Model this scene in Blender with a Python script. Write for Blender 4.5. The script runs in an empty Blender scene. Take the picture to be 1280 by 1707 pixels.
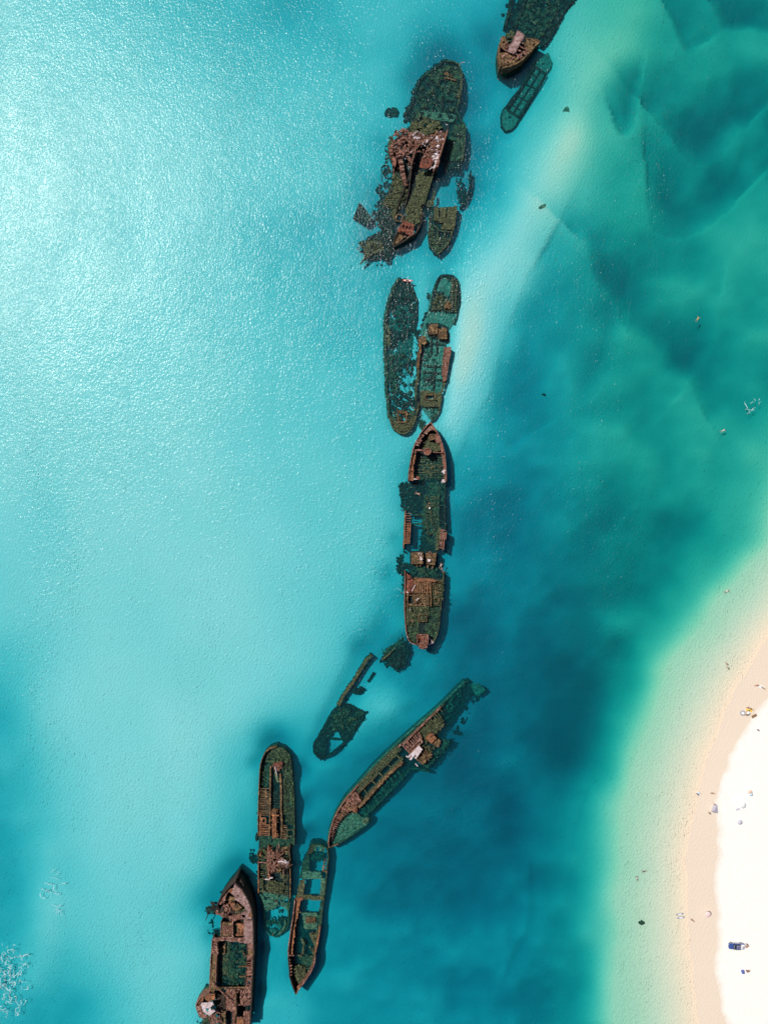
import bpy, bmesh, math, random
import numpy as np
from mathutils import Vector, noise, Matrix
random.seed(7)
C = bpy.context.scene
PXM = 5.0            # photograph pixels per metre at sea level
H = 257.0            # height of the drone above the water
# ------------------------------------------------------------------ camera
cam = bpy.data.cameras.new('camera'); co = bpy.data.objects.new('camera', cam); C.collection.objects.link(co)
co.location = (0, 0, H); co.rotation_euler = (0, 0, 0)
cam.sensor_fit = 'VERTICAL'; cam.angle = 2*math.atan(341.4/2/H); cam.clip_start = 1; cam.clip_end = 12000
C.camera = co
# ------------------------------------------------------------------ sky + sun
SUN = Vector((-138, 105, 257)).normalized()
w = bpy.data.worlds.new("World"); C.world = w; w.use_nodes = True
nt = w.node_tree; bg = nt.nodes['Background']; sky = nt.nodes.new('ShaderNodeTexSky'); sky.sky_type = 'NISHITA'
sky.sun_disc = False; sky.sun_elevation = math.asin(SUN.z); sky.sun_rotation = math.atan2(SUN.x, SUN.y)
nt.links.new(sky.outputs[0], bg.inputs[0]); bg.inputs[1].default_value = 0.058
sl = bpy.data.lights.new('sun', 'SUN'); sl.energy = 4.9; sl.angle = math.radians(0.5); sl.color = (1, .95, .88)
so = bpy.data.objects.new('sun', sl); C.collection.objects.link(so); so.rotation_euler = SUN.to_track_quat('Z', 'Y').to_euler(); so.location = (0, 0, 100)
C.view_settings.view_transform = 'Standard'; C.view_settings.look = 'None'; C.view_settings.exposure = -0.22
C.view_settings.gamma = 1
try: C.cycles.transparent_max_bounces = 32
except Exception: pass

# ------------------------------------------------------------------ coordinates
VIEWS = {'P': (0, 0, 1), 'A': (780, 0, 6.4), 'B': (580, 80, 5.818), 'C': (580, 240, 5.818), 'D': (620, 440, 7.111), 'E': (620, 580, 7.111),
         'F': (640, 690, 8.129), 'G': (640, 890, 8.129), 'H': (510, 1060, 6.737), 'I': (640, 1110, 7.111), 'J': (530, 1240, 7.111),
         'K': (400, 1230, 10.04), 'L': (400, 1390, 9.483), 'M': (460, 1390, 11.636), 'N': (460, 1520, 11.38), 'O': (310, 1450, 9.143), 'Q': (310, 1570, 9.143),
         'a': (1180, 1080, 11.38), 'b': (1140, 1280, 9.143), 'c': (1180, 1540, 12.8), 'd': (1040, 1430, 8)}
def pts(s):
    """'A 10,20 30,40' -> plan coordinates; a letter switches the survey sheet"""
    out = []; v = VIEWS['P']
    for t in s.split():
        if t in VIEWS: v = VIEWS[t]; continue
        x, y = t.split(','); out.append((v[0]+float(x)/v[2], v[1]+float(y)/v[2]))
    return out
def W(x, y, z=0.0):                       # plan point at height z
    k = (H-z)/H/PXM
    return Vector(((x-640)*k, (853.5-y)*k, z))
def nz(x, y, z=0.0): return noise.noise(Vector((x, y, z)))
def fbm(x, y, z=0.0, o=4):
    s = 0; a = .5; f = 1
    for i in range(o): s += a*noise.noise(Vector((x*f, y*f, z+i*7.3))); a *= .5; f *= 2.03
    return s
# ------------------------------------------------------------------ objects
def link(o): C.collection.objects.link(o); return o
def tag(o, label=None, cat=None, group=None, kind=None):
    if label: o['label'] = label
    if cat: o['category'] = cat
    if group: o['group'] = group
    if kind: o['kind'] = kind
    return o
def empty(name, loc, label, cat, group=None, rz=0):
    o = bpy.data.objects.new(name, None); o.location = loc; o.rotation_euler = (0, 0, rz); link(o); tag(o, label, cat, group)
    o.empty_display_size = .5; return o
def mesh_obj(name, V, F, mat, parent=None, smooth=False, local=False):
    off = Vector((0, 0, 0)) if (parent is None or local) else Vector(parent.location)
    if parent is not None and not local and parent.parent is not None: off = off+Vector(parent.parent.location)
    me = bpy.data.meshes.new(name); me.from_pydata([tuple(Vector(v)-off) for v in V], [], F)
    if smooth: me.polygons.foreach_set('use_smooth', [True]*len(me.polygons))
    me.update(); me.materials.append(mat)
    o = bpy.data.objects.new(name, me); link(o)
    if parent is not None: o.parent = parent
    return o
class MB:
    def __init__(s): s.V = []; s.F = []
    def add(s, V, F):
        n = len(s.V); s.V += [Vector(v) for v in V]; s.F += [tuple(i+n for i in f) for f in F]
    def prism(s, base, top):              # two loops of equal length
        n = len(base); s.add(list(base)+list(top), [tuple(range(n-1, -1, -1)), tuple(range(n, 2*n))]+[(i, (i+1) % n, n+(i+1) % n, n+i) for i in range(n)])
    def box(s, c, d, rz=0, jit=0):
        cx, cy, cz = c; dx, dy, dz = [q/2 for q in d]; ca, sa = math.cos(rz), math.sin(rz)
        f = lambda x, y, z: (cx+x*ca-y*sa+random.uniform(-jit, jit), cy+x*sa+y*ca+random.uniform(-jit, jit), cz+z)
        s.prism([f(-dx, -dy, -dz), f(dx, -dy, -dz), f(dx, dy, -dz), f(-dx, dy, -dz)], [f(-dx, -dy, dz), f(dx, -dy, dz), f(dx, dy, dz), f(-dx, dy, dz)])
    def bar(s, a, b, wd, ht, jit=0):
        a = Vector(a); b = Vector(b); d = (b-a); 
        if d.length < 1e-4: return
        d.normalize(); u = d.cross(Vector((0, 0, 1)))
        if u.length < 1e-3: u = Vector((1, 0, 0))
        u.normalize(); v = u.cross(d)
        def ring(p): return [p+u*(sx*wd/2)+v*(sz*ht/2)+Vector((random.uniform(-jit, jit), random.uniform(-jit, jit), 0)) for sx, sz in ((-1, -1), (1, -1), (1, 1), (-1, 1))]
        s.prism(ring(a), ring(b))
    def tube(s, P, R, n=8, cap=True):     # polyline tube with radii
        P = [Vector(p) for p in P]; k0 = len(s.V)
        for i, p in enumerate(P):
            d = (P[min(i+1, len(P)-1)]-P[max(i-1, 0)]).normalized(); u = d.cross(Vector((0.13, .21, 1)))
            u.normalize(); v = d.cross(u); r = R[i] if isinstance(R, (list, tuple)) else R
            for j in range(n):
                a = 2*math.pi*j/n; s.V.append(p+u*math.cos(a)*r+v*math.sin(a)*r)
        for i in range(len(P)-1):
            for j in range(n):
                a = k0+i*n+j; b = k0+i*n+(j+1) % n; s.F.append((a, b, b+n, a+n))
        if cap: s.F.append(tuple(k0+j for j in range(n-1, -1, -1))); s.F.append(tuple(k0+(len(P)-1)*n+j for j in range(n)))
    def torus(s, c, R, r, n=20, m=8):
        k0 = len(s.V)
        for i in range(n):
            a = 2*math.pi*i/n
            for j in range(m):
                b = 2*math.pi*j/m; q = R+r*math.cos(b); s.V.append(Vector((c[0]+q*math.cos(a), c[1]+q*math.sin(a), c[2]+r*math.sin(b))))
        for i in range(n):
            for j in range(m): s.F.append((k0+i*m+j, k0+((i+1) % n)*m+j, k0+((i+1) % n)*m+(j+1) % m, k0+i*m+(j+1) % m))
    def lump(s, c, r, flat=.6, j=.35):
        t = (1+5**.5)/2
        vs = [(-1, t, 0), (1, t, 0), (-1, -t, 0), (1, -t, 0), (0, -1, t), (0, 1, t), (0, -1, -t), (0, 1, -t), (t, 0, -1), (t, 0, 1), (-t, 0, -1), (-t, 0, 1)]
        fs = [(0, 11, 5), (0, 5, 1), (0, 1, 7), (0, 7, 10), (0, 10, 11), (1, 5, 9), (5, 11, 4), (11, 10, 2), (10, 7, 6), (7, 1, 8), (3, 9, 4), (3, 4, 2), (3, 2, 6), (3, 6, 8), (3, 8, 9), (4, 9, 5), (2, 4, 11), (6, 2, 10), (8, 6, 7), (9, 8, 1)]
        ax = random.uniform(.6, 1.4); ca = random.uniform(0, 6.3)
        V = []
        for x, y, z in vs:
            k = r/1.9*(1+random.uniform(-j, j)); x *= ax; y /= ax
            V.append((c[0]+k*(x*math.cos(ca)-y*math.sin(ca)), c[1]+k*(x*math.sin(ca)+y*math.cos(ca)), c[2]+k*z*flat))
        s.add(V, fs)
    def build(s, name, mat, parent=None, smooth=False, local=False): return mesh_obj(name, s.V, s.F, mat, parent, smooth, local)
def inside(poly, x, y):
    c = False; n = len(poly); j = n-1
    for i in range(n):
        xi, yi = poly[i]; xj, yj = poly[j]
        if (yi > y) != (yj > y) and x < (xj-xi)*(y-yi)/(yj-yi)+xi: c = not c
        j = i
    return c
# ------------------------------------------------------------------ materials
def newmat(name):
    m = bpy.data.materials.new(name); m.use_nodes = True; n = m.node_tree.nodes; l = m.node_tree.links; n.clear()
    out = n.new('ShaderNodeOutputMaterial'); b = n.new('ShaderNodeBsdfPrincipled'); l.new(b.outputs[0], out.inputs[0]); return m, n, l, b, out
def noise_fac(n, l, pos, scale, detail=5, lo=.35, hi=.65, rough=.6):
    t = n.new('ShaderNodeTexNoise'); t.inputs['Scale'].default_value = scale; t.inputs['Detail'].default_value = detail; t.inputs['Roughness'].default_value = rough
    l.new(pos, t.inputs['Vector']); r = n.new('ShaderNodeMapRange'); r.inputs[1].default_value = lo; r.inputs[2].default_value = hi
    r.clamp = True; l.new(t.outputs['Fac'], r.inputs[0]); return r.outputs[0], t.outputs['Fac']
def mixc(n, l, f, a, b):
    m = n.new('ShaderNodeMix'); m.data_type = 'RGBA'
    for s, v in ((0, f), (6, a), (7, b)):
        if hasattr(v, 'links') or isinstance(v, bpy.types.NodeSocket): l.new(v, m.inputs[s])
        elif s == 0: m.inputs[0].default_value = v
        else: m.inputs[s].default_value = (*v, 1)
    return m.outputs[2]
def patchy(name, c1, c2, c3, s1=.35, s2=1.1, speck=None, speck_s=1.6, speck_lo=.62, growth=None, g0=.1, g1=1.0, bump=.6, rough=.85):
    """weathered surface: two patch scales, flecks, and a growth band that follows the waterline"""
    m, n, l, b, out = newmat(name); g = n.new('ShaderNodeNewGeometry'); pos = g.outputs['Position']
    f1, r1 = noise_fac(n, l, pos, s1, 6, .40, .60); f2, r2 = noise_fac(n, l, pos, s2, 6, .40, .54, .75)
    col = mixc(n, l, f1, c1, c2); col = mixc(n, l, f2, col, c3)
    if speck: f3, _ = noise_fac(n, l, pos, speck_s, 5, speck_lo, speck_lo+.06, .7); col = mixc(n, l, f3, col, speck)
    if growth:
        sep = n.new('ShaderNodeSeparateXYZ'); l.new(pos, sep.inputs[0]); fg, rg = noise_fac(n, l, pos, .5, 5, 0, 1)
        a = n.new('ShaderNodeMath'); a.operation = 'MULTIPLY_ADD'; l.new(rg, a.inputs[0]); a.inputs[1].default_value = 2.2; a.inputs[2].default_value = -1.1
        c = n.new('ShaderNodeMath'); c.operation = 'ADD'; l.new(a.outputs[0], c.inputs[0]); l.new(sep.outputs[2], c.inputs[1])
        r = n.new('ShaderNodeMapRange'); r.clamp = True; r.inputs[1].default_value = g0; r.inputs[2].default_value = g1; l.new(c.outputs[0], r.inputs[0])
        gcol = mixc(n, l, f2, growth[0], growth[1]); col = mixc(n, l, r.outputs[0], gcol, col)
    l.new(col, b.inputs['Base Color']); b.inputs['Roughness'].default_value = rough; b.inputs['Specular IOR Level'].default_value = .2
    bp = n.new('ShaderNodeBump'); bp.inputs['Strength'].default_value = bump; bp.inputs['Distance'].default_value = .35; l.new(r2, bp.inputs['Height']); l.new(bp.outputs[0], b.inputs['Normal'])
    return m
def plain(name, c, rough=.5, metal=0, var=.12):
    m, n, l, b, out = newmat(name); tc = n.new('ShaderNodeTexCoord'); f, _ = noise_fac(n, l, tc.outputs['Object'], 6, 3, .3, .7)
    col = mixc(n, l, f, tuple(min(1, q*(1-var)) for q in c), tuple(min(1, q*(1+var)) for q in c)); l.new(col, b.inputs['Base Color'])
    b.inputs['Roughness'].default_value = rough; b.inputs['Metallic'].default_value = metal; return m
GR = ((.13, .14, .055), (.035, .05, .03))
GT = ((.24, .19, .085), (.06, .065, .035))
M = {}
M['rust'] = patchy('rusted_steel', (0.296, 0.12, 0.076), (0.087, 0.032, 0.021), (0.194, 0.102, 0.076), speck=(.60, .47, .42), speck_lo=.60, growth=GT, g0=-.3, g1=.7)
M['rust_red'] = patchy('red_rust', (.36, .12, .07), (.23, .075, .045), (.10, .04, .03), growth=GT, g0=-.5, g1=.3)
M['rust_pale'] = patchy('pale_rust', (0.454, 0.239, 0.188), (0.224, 0.104, 0.072), (0.106, 0.049, 0.036), speck=(.54, .40, .36), speck_lo=.60, growth=GT, g0=-.3, g1=.5)
M['plate_grey'] = patchy('weathered_grey_plate', (0.47, 0.33, 0.33), (0.323, 0.212, 0.212), (0.196, 0.112, 0.098), speck=(.52, .42, .42), speck_lo=.63, growth=GT, g0=-.6, g1=0)
M['white'] = patchy('bleached_plate', (.74, .69, .73), (.62, .55, .58), (.50, .38, .38), s1=.6, growth=GT, g0=-1.5, g1=-.5)
M['guano'] = patchy('rust_with_droppings', (0.319, 0.163, 0.106), (0.105, 0.057, 0.039), (0.053, 0.027, 0.019), s1=.5, speck=(.76, .68, .74), speck_s=.55, speck_lo=.53, growth=GT, g0=-.4, g1=.9)
M['tan'] = patchy('sun_dried_growth_on_steel', (0.333, 0.203, 0.101), (0.165, 0.098, 0.051), (0.064, 0.044, 0.024), s1=.5, speck=(.46, .30, .2), growth=GR, g0=-.9, g1=.2)
M['orange'] = patchy('orange_rust', (0.462, 0.203, 0.092), (0.254, 0.098, 0.051), (0.148, 0.069, 0.039), s1=.6, growth=GT, g0=-.9, g1=0)
M['olive'] = patchy('olive_growth', (0.122, 0.136, 0.064), (0.072, 0.093, 0.043), (0.032, 0.043, 0.025), s1=.4, s2=1.5, speck=(.27, .25, .14), speck_s=2.2, speck_lo=.58, growth=((0.05, 0.11, 0.07), (0.014, 0.034, 0.028)), g0=-1.4, g1=0.1)
M['moss'] = patchy('green_growth', (0.076, 0.14, 0.06), (0.036, 0.075, 0.038), (0.014, 0.03, 0.022), s1=.35, s2=1.3, speck=(.22, .24, .12), speck_s=2.0, speck_lo=.60, growth=((0.045, 0.13, 0.085), (0.01, 0.032, 0.028)), g0=-1.4, g1=0.0)
M['reef'] = patchy('dark_encrusted_growth', (.024, .075, .055), (.012, .038, .033), (.005, .014, .015), s1=.3, s2=1.0, speck=(.08, .20, .13), speck_s=1.1, speck_lo=.61, bump=.9)
M['pale_reef'] = patchy('silted_growth', (0.208, 0.275, 0.171), (0.12, 0.171, 0.095), (0.056, 0.085, 0.052), s1=.25, s2=1.2, speck=(.34, .36, .24), speck_lo=.58, growth=((0.15, 0.27, 0.19), (0.05, 0.1, 0.075)), g0=-1.4, g1=-0.2)
M['silt'] = patchy('silted_plating', (.32, .36, .27), (.22, .27, .20), (.11, .15, .11), s1=.25, s2=1.2)
M['hull'] = patchy('dark_hull_plating', (.05, .035, .03), (.10, .05, .04), (.03, .03, .025), growth=((.05, .06, .03), (.02, .03, .02)), g0=-.6, g1=.6)
M['dark'] = patchy('black_steel_and_hold_shade', (.03, .022, .02), (.05, .03, .025), (.018, .018, .016))  # dark steel; on hold floors the near-black also paints the deep shade in openings
# ------------------------------------------------------------------ seabed levels (survey every 16 m)
LV = """7 6.8 6.5 6.3 6 5.5 5.3 5.5 5.8 5.5 5.3 5.5 5.9 5.5 4.5 4 3.5
7 6.9 6.8 6.6 6.3 6 5.8 5.8 5.8 4.7 4.8 5.4 6 5.3 4.2 4.2 4
7.2 7 6.9 6.8 6.6 6.3 6.2 6 5.8 4.6 4.2 5.5 5.7 4.5 4.3 3.3 3.4
7.2 7.1 7 6.9 6.8 6.5 6.3 6.2 5.2 4.4 4.2 5.8 6.3 5 4 3.0 3.5
7.2 7.2 7 6.9 6.8 6.6 6.4 6.2 5.0 4.8 4.6 6.1 6 4.5 3.6 3.3 4.3
7.2 7 6.9 6.8 6.7 6.3 5.9 5.6 5.2 5.2 5.7 6.3 5.2 4 3.4 4.1 4.4
7.2 7 6.9 6.8 6.6 6.3 5.9 5.6 5.4 6 6.4 6.2 4.7 3.4 4 4.3 4.2
7.2 7 6.9 6.8 6.7 6.5 6.2 5.8 5.7 6 6.6 4.6 4.2 3.9 3.2 3.2 4
7 7 6.9 6.9 6.8 6.6 6.4 6.2 5.9 6.3 6.4 3.6 3.8 3.8 3.2 3.2 4.3
7 6.9 6.9 6.9 6.9 6.7 6.5 6.3 6.1 6.2 5.3 3.0 3.2 3.2 3 3.6 4.3
7 6.9 7 7 7 6.8 6.6 6.5 6.2 4.7 3.6 2.7 2.8 2.8 3 3.8 4.5
6.9 6.8 7 7 7 6.9 6.7 6.5 6.2 3.9 2.7 2.2 2.2 2.4 2.8 4 5.2
6.8 6.8 7 7 7 7 6.8 6.5 6 3.3 2.4 1.9 1.8 2.1 2.8 4.6 5.5
6.7 6.8 7 7 7 7 6.8 6.3 5.3 2.7 1.8 1.6 1.7 2.0 3.6 5 5.5
6 6.8 7 7 7 7 6.7 6.1 4.9 2.8 1.2 1.0 .9 1.5 4.6 5.5 5.5
5.6 6.7 7.1 7.1 7.1 6.8 6 5.2 4.9 2.0 .8 .6 .7 1.8 5 5.5 5.5
5.2 6.5 7 7.1 7.1 6 4.4 3.4 1.9 1 .5 .5 .6 2.5 5 5.5 5.5
5 6.3 6.9 7 6.9 5.8 4 2.8 1.8 1.2 .8 .8 2 4 5 5.5 5.5
5 6 6.8 6.9 6.7 5.2 4.8 2.9 2.3 1.3 .8 .9 2.6 4.6 5 5.5 5.5
4.8 6.2 6.7 6.8 6.3 5.2 5.2 2.7 2.1 1.5 1.0 1.1 2.2 4.6 5 5.5 5.5
5.6 5.6 6.5 6.8 6.5 5.4 5.0 2.9 2.2 1.6 1.5 1.8 2.5 4.5 5 5.5 5.5
5.8 4.8 5.8 6.7 6.5 5.7 5.3 3.3 2.4 1.8 1.8 1.8 2.8 4.4 5 5.5 5.5
5.6 4.6 5.6 6.6 6.5 5.8 5.4 3.4 2.5 1.9 1.9 2.0 3 4.4 5 5.5 5.5"""
LVA = np.array([[float(q) for q in r.split()] for r in LV.split('\n')]); LVA[:11, 12:] += .35; LVA[9:15, 13:] += .25; LVA[19:, 7:12] += .5; LVA[12:, 13:14] += .3
DL = [0, 1, 2, 3, 4, 5, 6, 7, 8]; DD = [7.2, 6.0, 4.9, 3.9, 3.1, 2.4, 1.6, .85, .4]
CRESTS = [  # sand-wave crests: polyline, side of the deep face (+1 = left of travel on the sheet), depth step, reach
 (pts('1118,10 1128,30 1137,62 1151,80 1170,70'), 1, 1.7, 34), (pts('1196,0 1214,32 1232,43 1270,50 1300,56'), 1, 1.9, 46),
 (pts('1030,196 1040,214 1052,205 1062,172 1070,130'), 1, 1.9, 30), (pts('1084,320 1090,372 1118,391 1150,389 1190,368 1230,330'), 1, 2.6, 75),
 (pts('1100,190 1123,215 1146,247 1170,262 1202,254 1240,215'), 1, 2.4, 70), (pts('972,396 984,408 992,430 1006,470 1030,486 1040,520 1048,546 1076,558 1106,578 1122,615 1150,638 1168,668'), 1, 1.8, 62),
 (pts('1232,272 1236,250 1238,215'), -1, .6, 24), (pts('1200,510 1180,600 1150,640'), -1, 1.3, 50), (pts('765,755 790,705 822,640 845,560 868,490 888,450'), -1, 1.15, 105),
 (pts('1050,500 1040,560 1010,640 940,690'), -1, 1.0, 60), (pts('1010,905 930,1000 860,1060 800,1170'), -1, .7, 70), (pts('1040,1130 1010,1230 985,1310'), 1, 1.0, 60), (pts('885,1470 870,1560 850,1620'), 1, .9, 26)]
SCOUR = [(745, 92, 40, 1.3), (790, 160, 34, 1.6), (800, 240, 34, 1.6), (795, 310, 22, .9), (640, 235, 24, .8), (690, 130, 20, .5), (460, 1238, 30, 1.5), (500, 1290, 18, 1.9), (508, 1350, 17, 1.9), (510, 1400, 15, 1.5),
 (425, 1275, 12, .7), (400, 1460, 32, 1.3), (350, 1508, 30, 1.0), (436, 1530, 13, 1.8), (434, 1590, 13, 2.0), (430, 1660, 13, 2.0), (632, 1068, 26, 1.3), (600, 1078, 18, .8), (855, 122, 34, 1.3), (815, 60, 26, .9), (800, 110, 20, .7),
 (350, 1566, 14, .6), (648, 1175, 30, -1.0), (640, 1035, 20, .6), (565, 1260, 14, .6), (660, 900, 12, .5), (650, 960, 16, .7), (610, 400, 22, .5), (440, 380, 60, .25), (520, 375, 40, .35)]
def sst(u): u = np.clip(u, 0, 1); return u*u*(3-2*u)
def vnoise(X, Y, seed):       # smooth value noise, -1..1
    r = np.random.RandomState(seed); g = r.uniform(-1, 1, (64, 64)); i = np.floor(X).astype(int); j = np.floor(Y).astype(int); fx = X-i; fy = Y-j
    fx = fx*fx*(3-2*fx); fy = fy*fy*(3-2*fy); q = lambda a, b: g[(i+a) % 64, (j+b) % 64]
    return (q(0, 0)*(1-fx)+q(1, 0)*fx)*(1-fy)+(q(0, 1)*(1-fx)+q(1, 1)*fx)*fy
BARS = [(pts('1075,20 1040,80 985,150 940,250 890,320 850,400 800,480 775,560 752,640 735,700'), .62, 46), (pts('80,1430 70,1560 50,1707'), .4, 30), (pts('1280,760 1215,860 1150,960'), .5, 40), (pts('640,330 560,350'), -.25, 40), (pts('930,330 985,460 1080,590 1170,690'), .4, 40)]
def curve(pl, k=6):            # Catmull-Rom through the surveyed points
    P = [pl[0]]+list(pl)+[pl[-1]]; out = []
    for i in range(1, len(P)-2):
        p0, p1, p2, p3 = P[i-1:i+3]
        for q in range(k):
            t = q/k; out.append(tuple(p1[c]+.5*t*(p2[c]-p0[c]+t*(2*p0[c]-5*p1[c]+4*p2[c]-p3[c]+t*(3*(p1[c]-p2[c])+p3[c]-p0[c]))) for c in (0, 1)))
    return out+[pl[-1]]
TRENCH = [(pts('740,120 725,200 690,300 650,400'), 1.0, 52), (pts('762,180 768,330 740,410'), .8, 34), (pts('668,480 668,600 672,700'), .75, 26), (pts('742,470 735,560 722,680'), .8, 26),
 (pts('715,730 712,880 708,1060'), .6, 36), (pts('610,1100 560,1200 535,1255'), .8, 26), (pts('655,1100 670,1085'), .8, 24), (pts('900,0 860,70'), 1.0, 48), (pts('905,110 845,205'), .6, 24), (pts('460,1260 460,1540'), .8, 30), (pts('520,1420 505,1620'), .8, 26), (pts('390,1480 385,1707'), .7, 40)]
def segdist(X, Y, pl):
    best = np.full(X.shape, 1e9)
    for (x0, y0), (x1, y1) in zip(pl[:-1], pl[1:]):
        dx, dy = x1-x0, y1-y0; t = np.clip(((X-x0)*dx+(Y-y0)*dy)/(dx*dx+dy*dy), 0, 1); best = np.minimum(best, np.hypot(X-x0-t*dx, Y-y0-t*dy))
    return best
BARS = [(curve(a), b, c) for a, b, c in BARS]; CRESTS = [(curve(a), b, c, e) for a, b, c, e in CRESTS]
def bed_np(X, Y):      # X,Y plan px arrays -> z
    gx = np.clip(X/80, 0, 15.999); gy = np.clip(Y/80, 0, 21.999)
    i = gx.astype(int); j = gy.astype(int); fx = gx-i; fy = gy-j
    def cr(p0, p1, p2, p3, t): return p1+.5*t*(p2-p0+t*(2*p0-5*p1+4*p2-p3+t*(3*(p1-p2)+p3-p0)))
    rows = []
    for dj in (-1, 0, 1, 2):
        jj = np.clip(j+dj, 0, 22); q = [LVA[jj, np.clip(i+di, 0, 16)] for di in (-1, 0, 1, 2)]; rows.append(cr(*q, fx))
    L = cr(*rows, fy); d = np.interp(L, DL, DD)
    for pl, side, amp, rad in CRESTS:
        best = np.full(X.shape, 1e9); sg = np.zeros(X.shape)
        for (x0, y0), (x1, y1) in zip(pl[:-1], pl[1:]):
            dx, dy = x1-x0, y1-y0; t = np.clip(((X-x0)*dx+(Y-y0)*dy)/(dx*dx+dy*dy), 0, 1)
            ds = np.hypot(X-x0-t*dx, Y-y0-t*dy); cz = dx*(Y-y0)-dy*(X-x0)
            m = ds < best; best = np.where(m, ds, best); sg = np.where(m, np.sign(cz), sg)
        t = best*np.where(sg*side < 0, 1, -1)      # >0 on the deep side
        WN = 9*vnoise(X/70, Y/70, 5); t = t+WN
        d = d+amp*np.where(t > 0, np.exp(-(np.abs(t)/rad)**1.5)*sst(t/(rad*.55))*.9, -.18*np.exp(-(t/24)**2))
    d = d+np.clip((d-1.4)*.35, 0, 1)*(1.05*vnoise(X/95, Y/80, 11)+.8*vnoise(X/45, Y/40, 12)+.3*vnoise(X/20, Y/18, 13))
    for pl, amp, wd in BARS: d = np.maximum(d-amp*np.exp(-((segdist(X, Y, pl)+6*vnoise(X/50, Y/50, 6))/wd)**2), .25)
    for pl, amp, wd in TRENCH: d = d+amp*np.exp(-(segdist(X, Y, pl)/wd)**4)
    for (sx, sy, sr, sa) in SCOUR: d = d+sa*np.exp(-(((X-sx)**2+(Y-sy)**2)/(sr*sr)))
    ys = [-900, 560, 905, 950, 985, 1040, 1085, 1120, 1190, 1250, 1310, 1380, 1450, 1550, 1640, 1707, 2600]
    xg = np.interp(Y, ys, [1900, 1420, 1280, 1240, 1212, 1170, 1138, 1113, 1085, 1062, 1047, 1036, 1029, 1028, 1030, 1032, 1500])
    yw = [-900, 600, 980, 1085, 1140, 1200, 1250, 1310, 1370, 1440, 1490, 1560, 1620, 1707, 2600]
    xw = np.interp(Y, yw, [2100, 1560, 1340, 1272, 1237, 1203, 1181, 1163, 1152, 1147, 1146, 1150, 1158, 1168, 1600])
    yd = [-900, 600, 1165, 1200, 1250, 1290, 1340, 1400, 1480, 1560, 1600, 1660, 1707, 2600]
    xd = np.interp(Y, yd, [2200, 1620, 1280, 1252, 1225, 1210, 1196, 1190, 1187, 1193, 1198, 1206, 1215, 1650])
    xw = xw+5*vnoise(X*0+3, Y/55, 21)+2.5*vnoise(X*0+9, Y/22, 22); xd = xd+7*vnoise(X*0+5, Y/70, 23)+3*vnoise(X*0+1, Y/20, 24); xg = xg+9*vnoise(X/60, Y/50, 25)
    u = (X-xg)/np.maximum(xw-xg, 1); tx = (xg-X)/55; dsh = np.where(u < 0, .55+1.15*tx, .55*np.clip(1-u, 0, 1)**1.1)
    k = np.clip((X-xg+105)/95, 0, 1); k = k*k*(3-2*k); d = d*(1-k)+dsh*k
    z = -d; v = (X-xw)/np.maximum(xd-xw, 1); z = np.where(X > xw, np.where(v < 1, .55*v, .55+np.minimum((X-xd)*.006, 2.2)), z)
    return z
_bx = np.arange(180, 1330, 4.0); _by = np.arange(-60, 1780, 4.0); _bz = None
def bed(x, y):
    global _bz
    if _bz is None: gx, gy = np.meshgrid(_bx, _by); _bz = bed_np(gx, gy)
    i = min(max(int((x-180)/4), 0), len(_bx)-2); j = min(max(int((y+60)/4), 0), len(_by)-2); fx = min(max((x-_bx[i])/4, 0), 1); fy = min(max((y-_by[j])/4, 0), 1)
    return float((_bz[j, i]*(1-fx)+_bz[j, i+1]*fx)*(1-fy)+(_bz[j+1, i]*(1-fx)+_bz[j+1, i+1]*fx)*fy)
def make_ground():
    def axis(a, b, st): 
        c = list(np.arange(a, b+.01, st)); lo = [a-s for s in (20, 60, 150, 400, 1000, 2500)][::-1]; hi = [b+s for s in (20, 60, 150, 400, 1000, 2500)]
        return np.array(lo+c+hi)
    xs = axis(-150, 150, 1.0); ys = axis(-190, 190, 1.0); GX, GY = np.meshgrid(xs, ys)
    PX = GX*PXM+640; PY = 853.5-GY*PXM
    Z = bed_np(PX, PY)
    r = np.random.RandomState(3)
    Nz = np.zeros_like(Z)
    for k in range(26):      # low swell of the sand
        a = r.uniform(0, math.pi); L = r.uniform(9, 60); Nz += math.sqrt(L)*.0055*np.sin((GX*math.cos(a)+GY*math.sin(a))*2*math.pi/L+r.uniform(0, 6))
    Z = Z+Nz*np.clip((-Z-.4)*.4, 0, 1)
    n, mm = len(xs), len(ys); V = np.stack([GX, GY, Z], -1).reshape(-1, 3)
    land = Z > .0
    idx = np.arange(n*mm).reshape(mm, n); q = np.stack([idx[:-1, :-1], idx[:-1, 1:], idx[1:, 1:], idx[1:, :-1]], -1).reshape(-1, 4)
    lf = (land[:-1, :-1] | land[:-1, 1:] | land[1:, 1:] | land[1:, :-1]).reshape(-1)
    for name, fs, kind in (('seabed', q[~lf], 'sea'), ('beach', q[lf], 'b')):
        used = np.unique(fs); mp = -np.ones(n*mm, int); mp[used] = np.arange(len(used))
        me = bpy.data.meshes.new(name); me.from_pydata(V[used].tolist(), [], mp[fs].tolist()); me.polygons.foreach_set('use_smooth', [True]*len(me.polygons)); me.update()
        me.materials.append(M['sand']); o = link(bpy.data.objects.new(name, me)); tag(o, {'seabed': 'pale sandy seabed seen through clear turquoise water', 'beach': 'bright white sand beach with damp edge'}[name], None, kind='structure')
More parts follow.
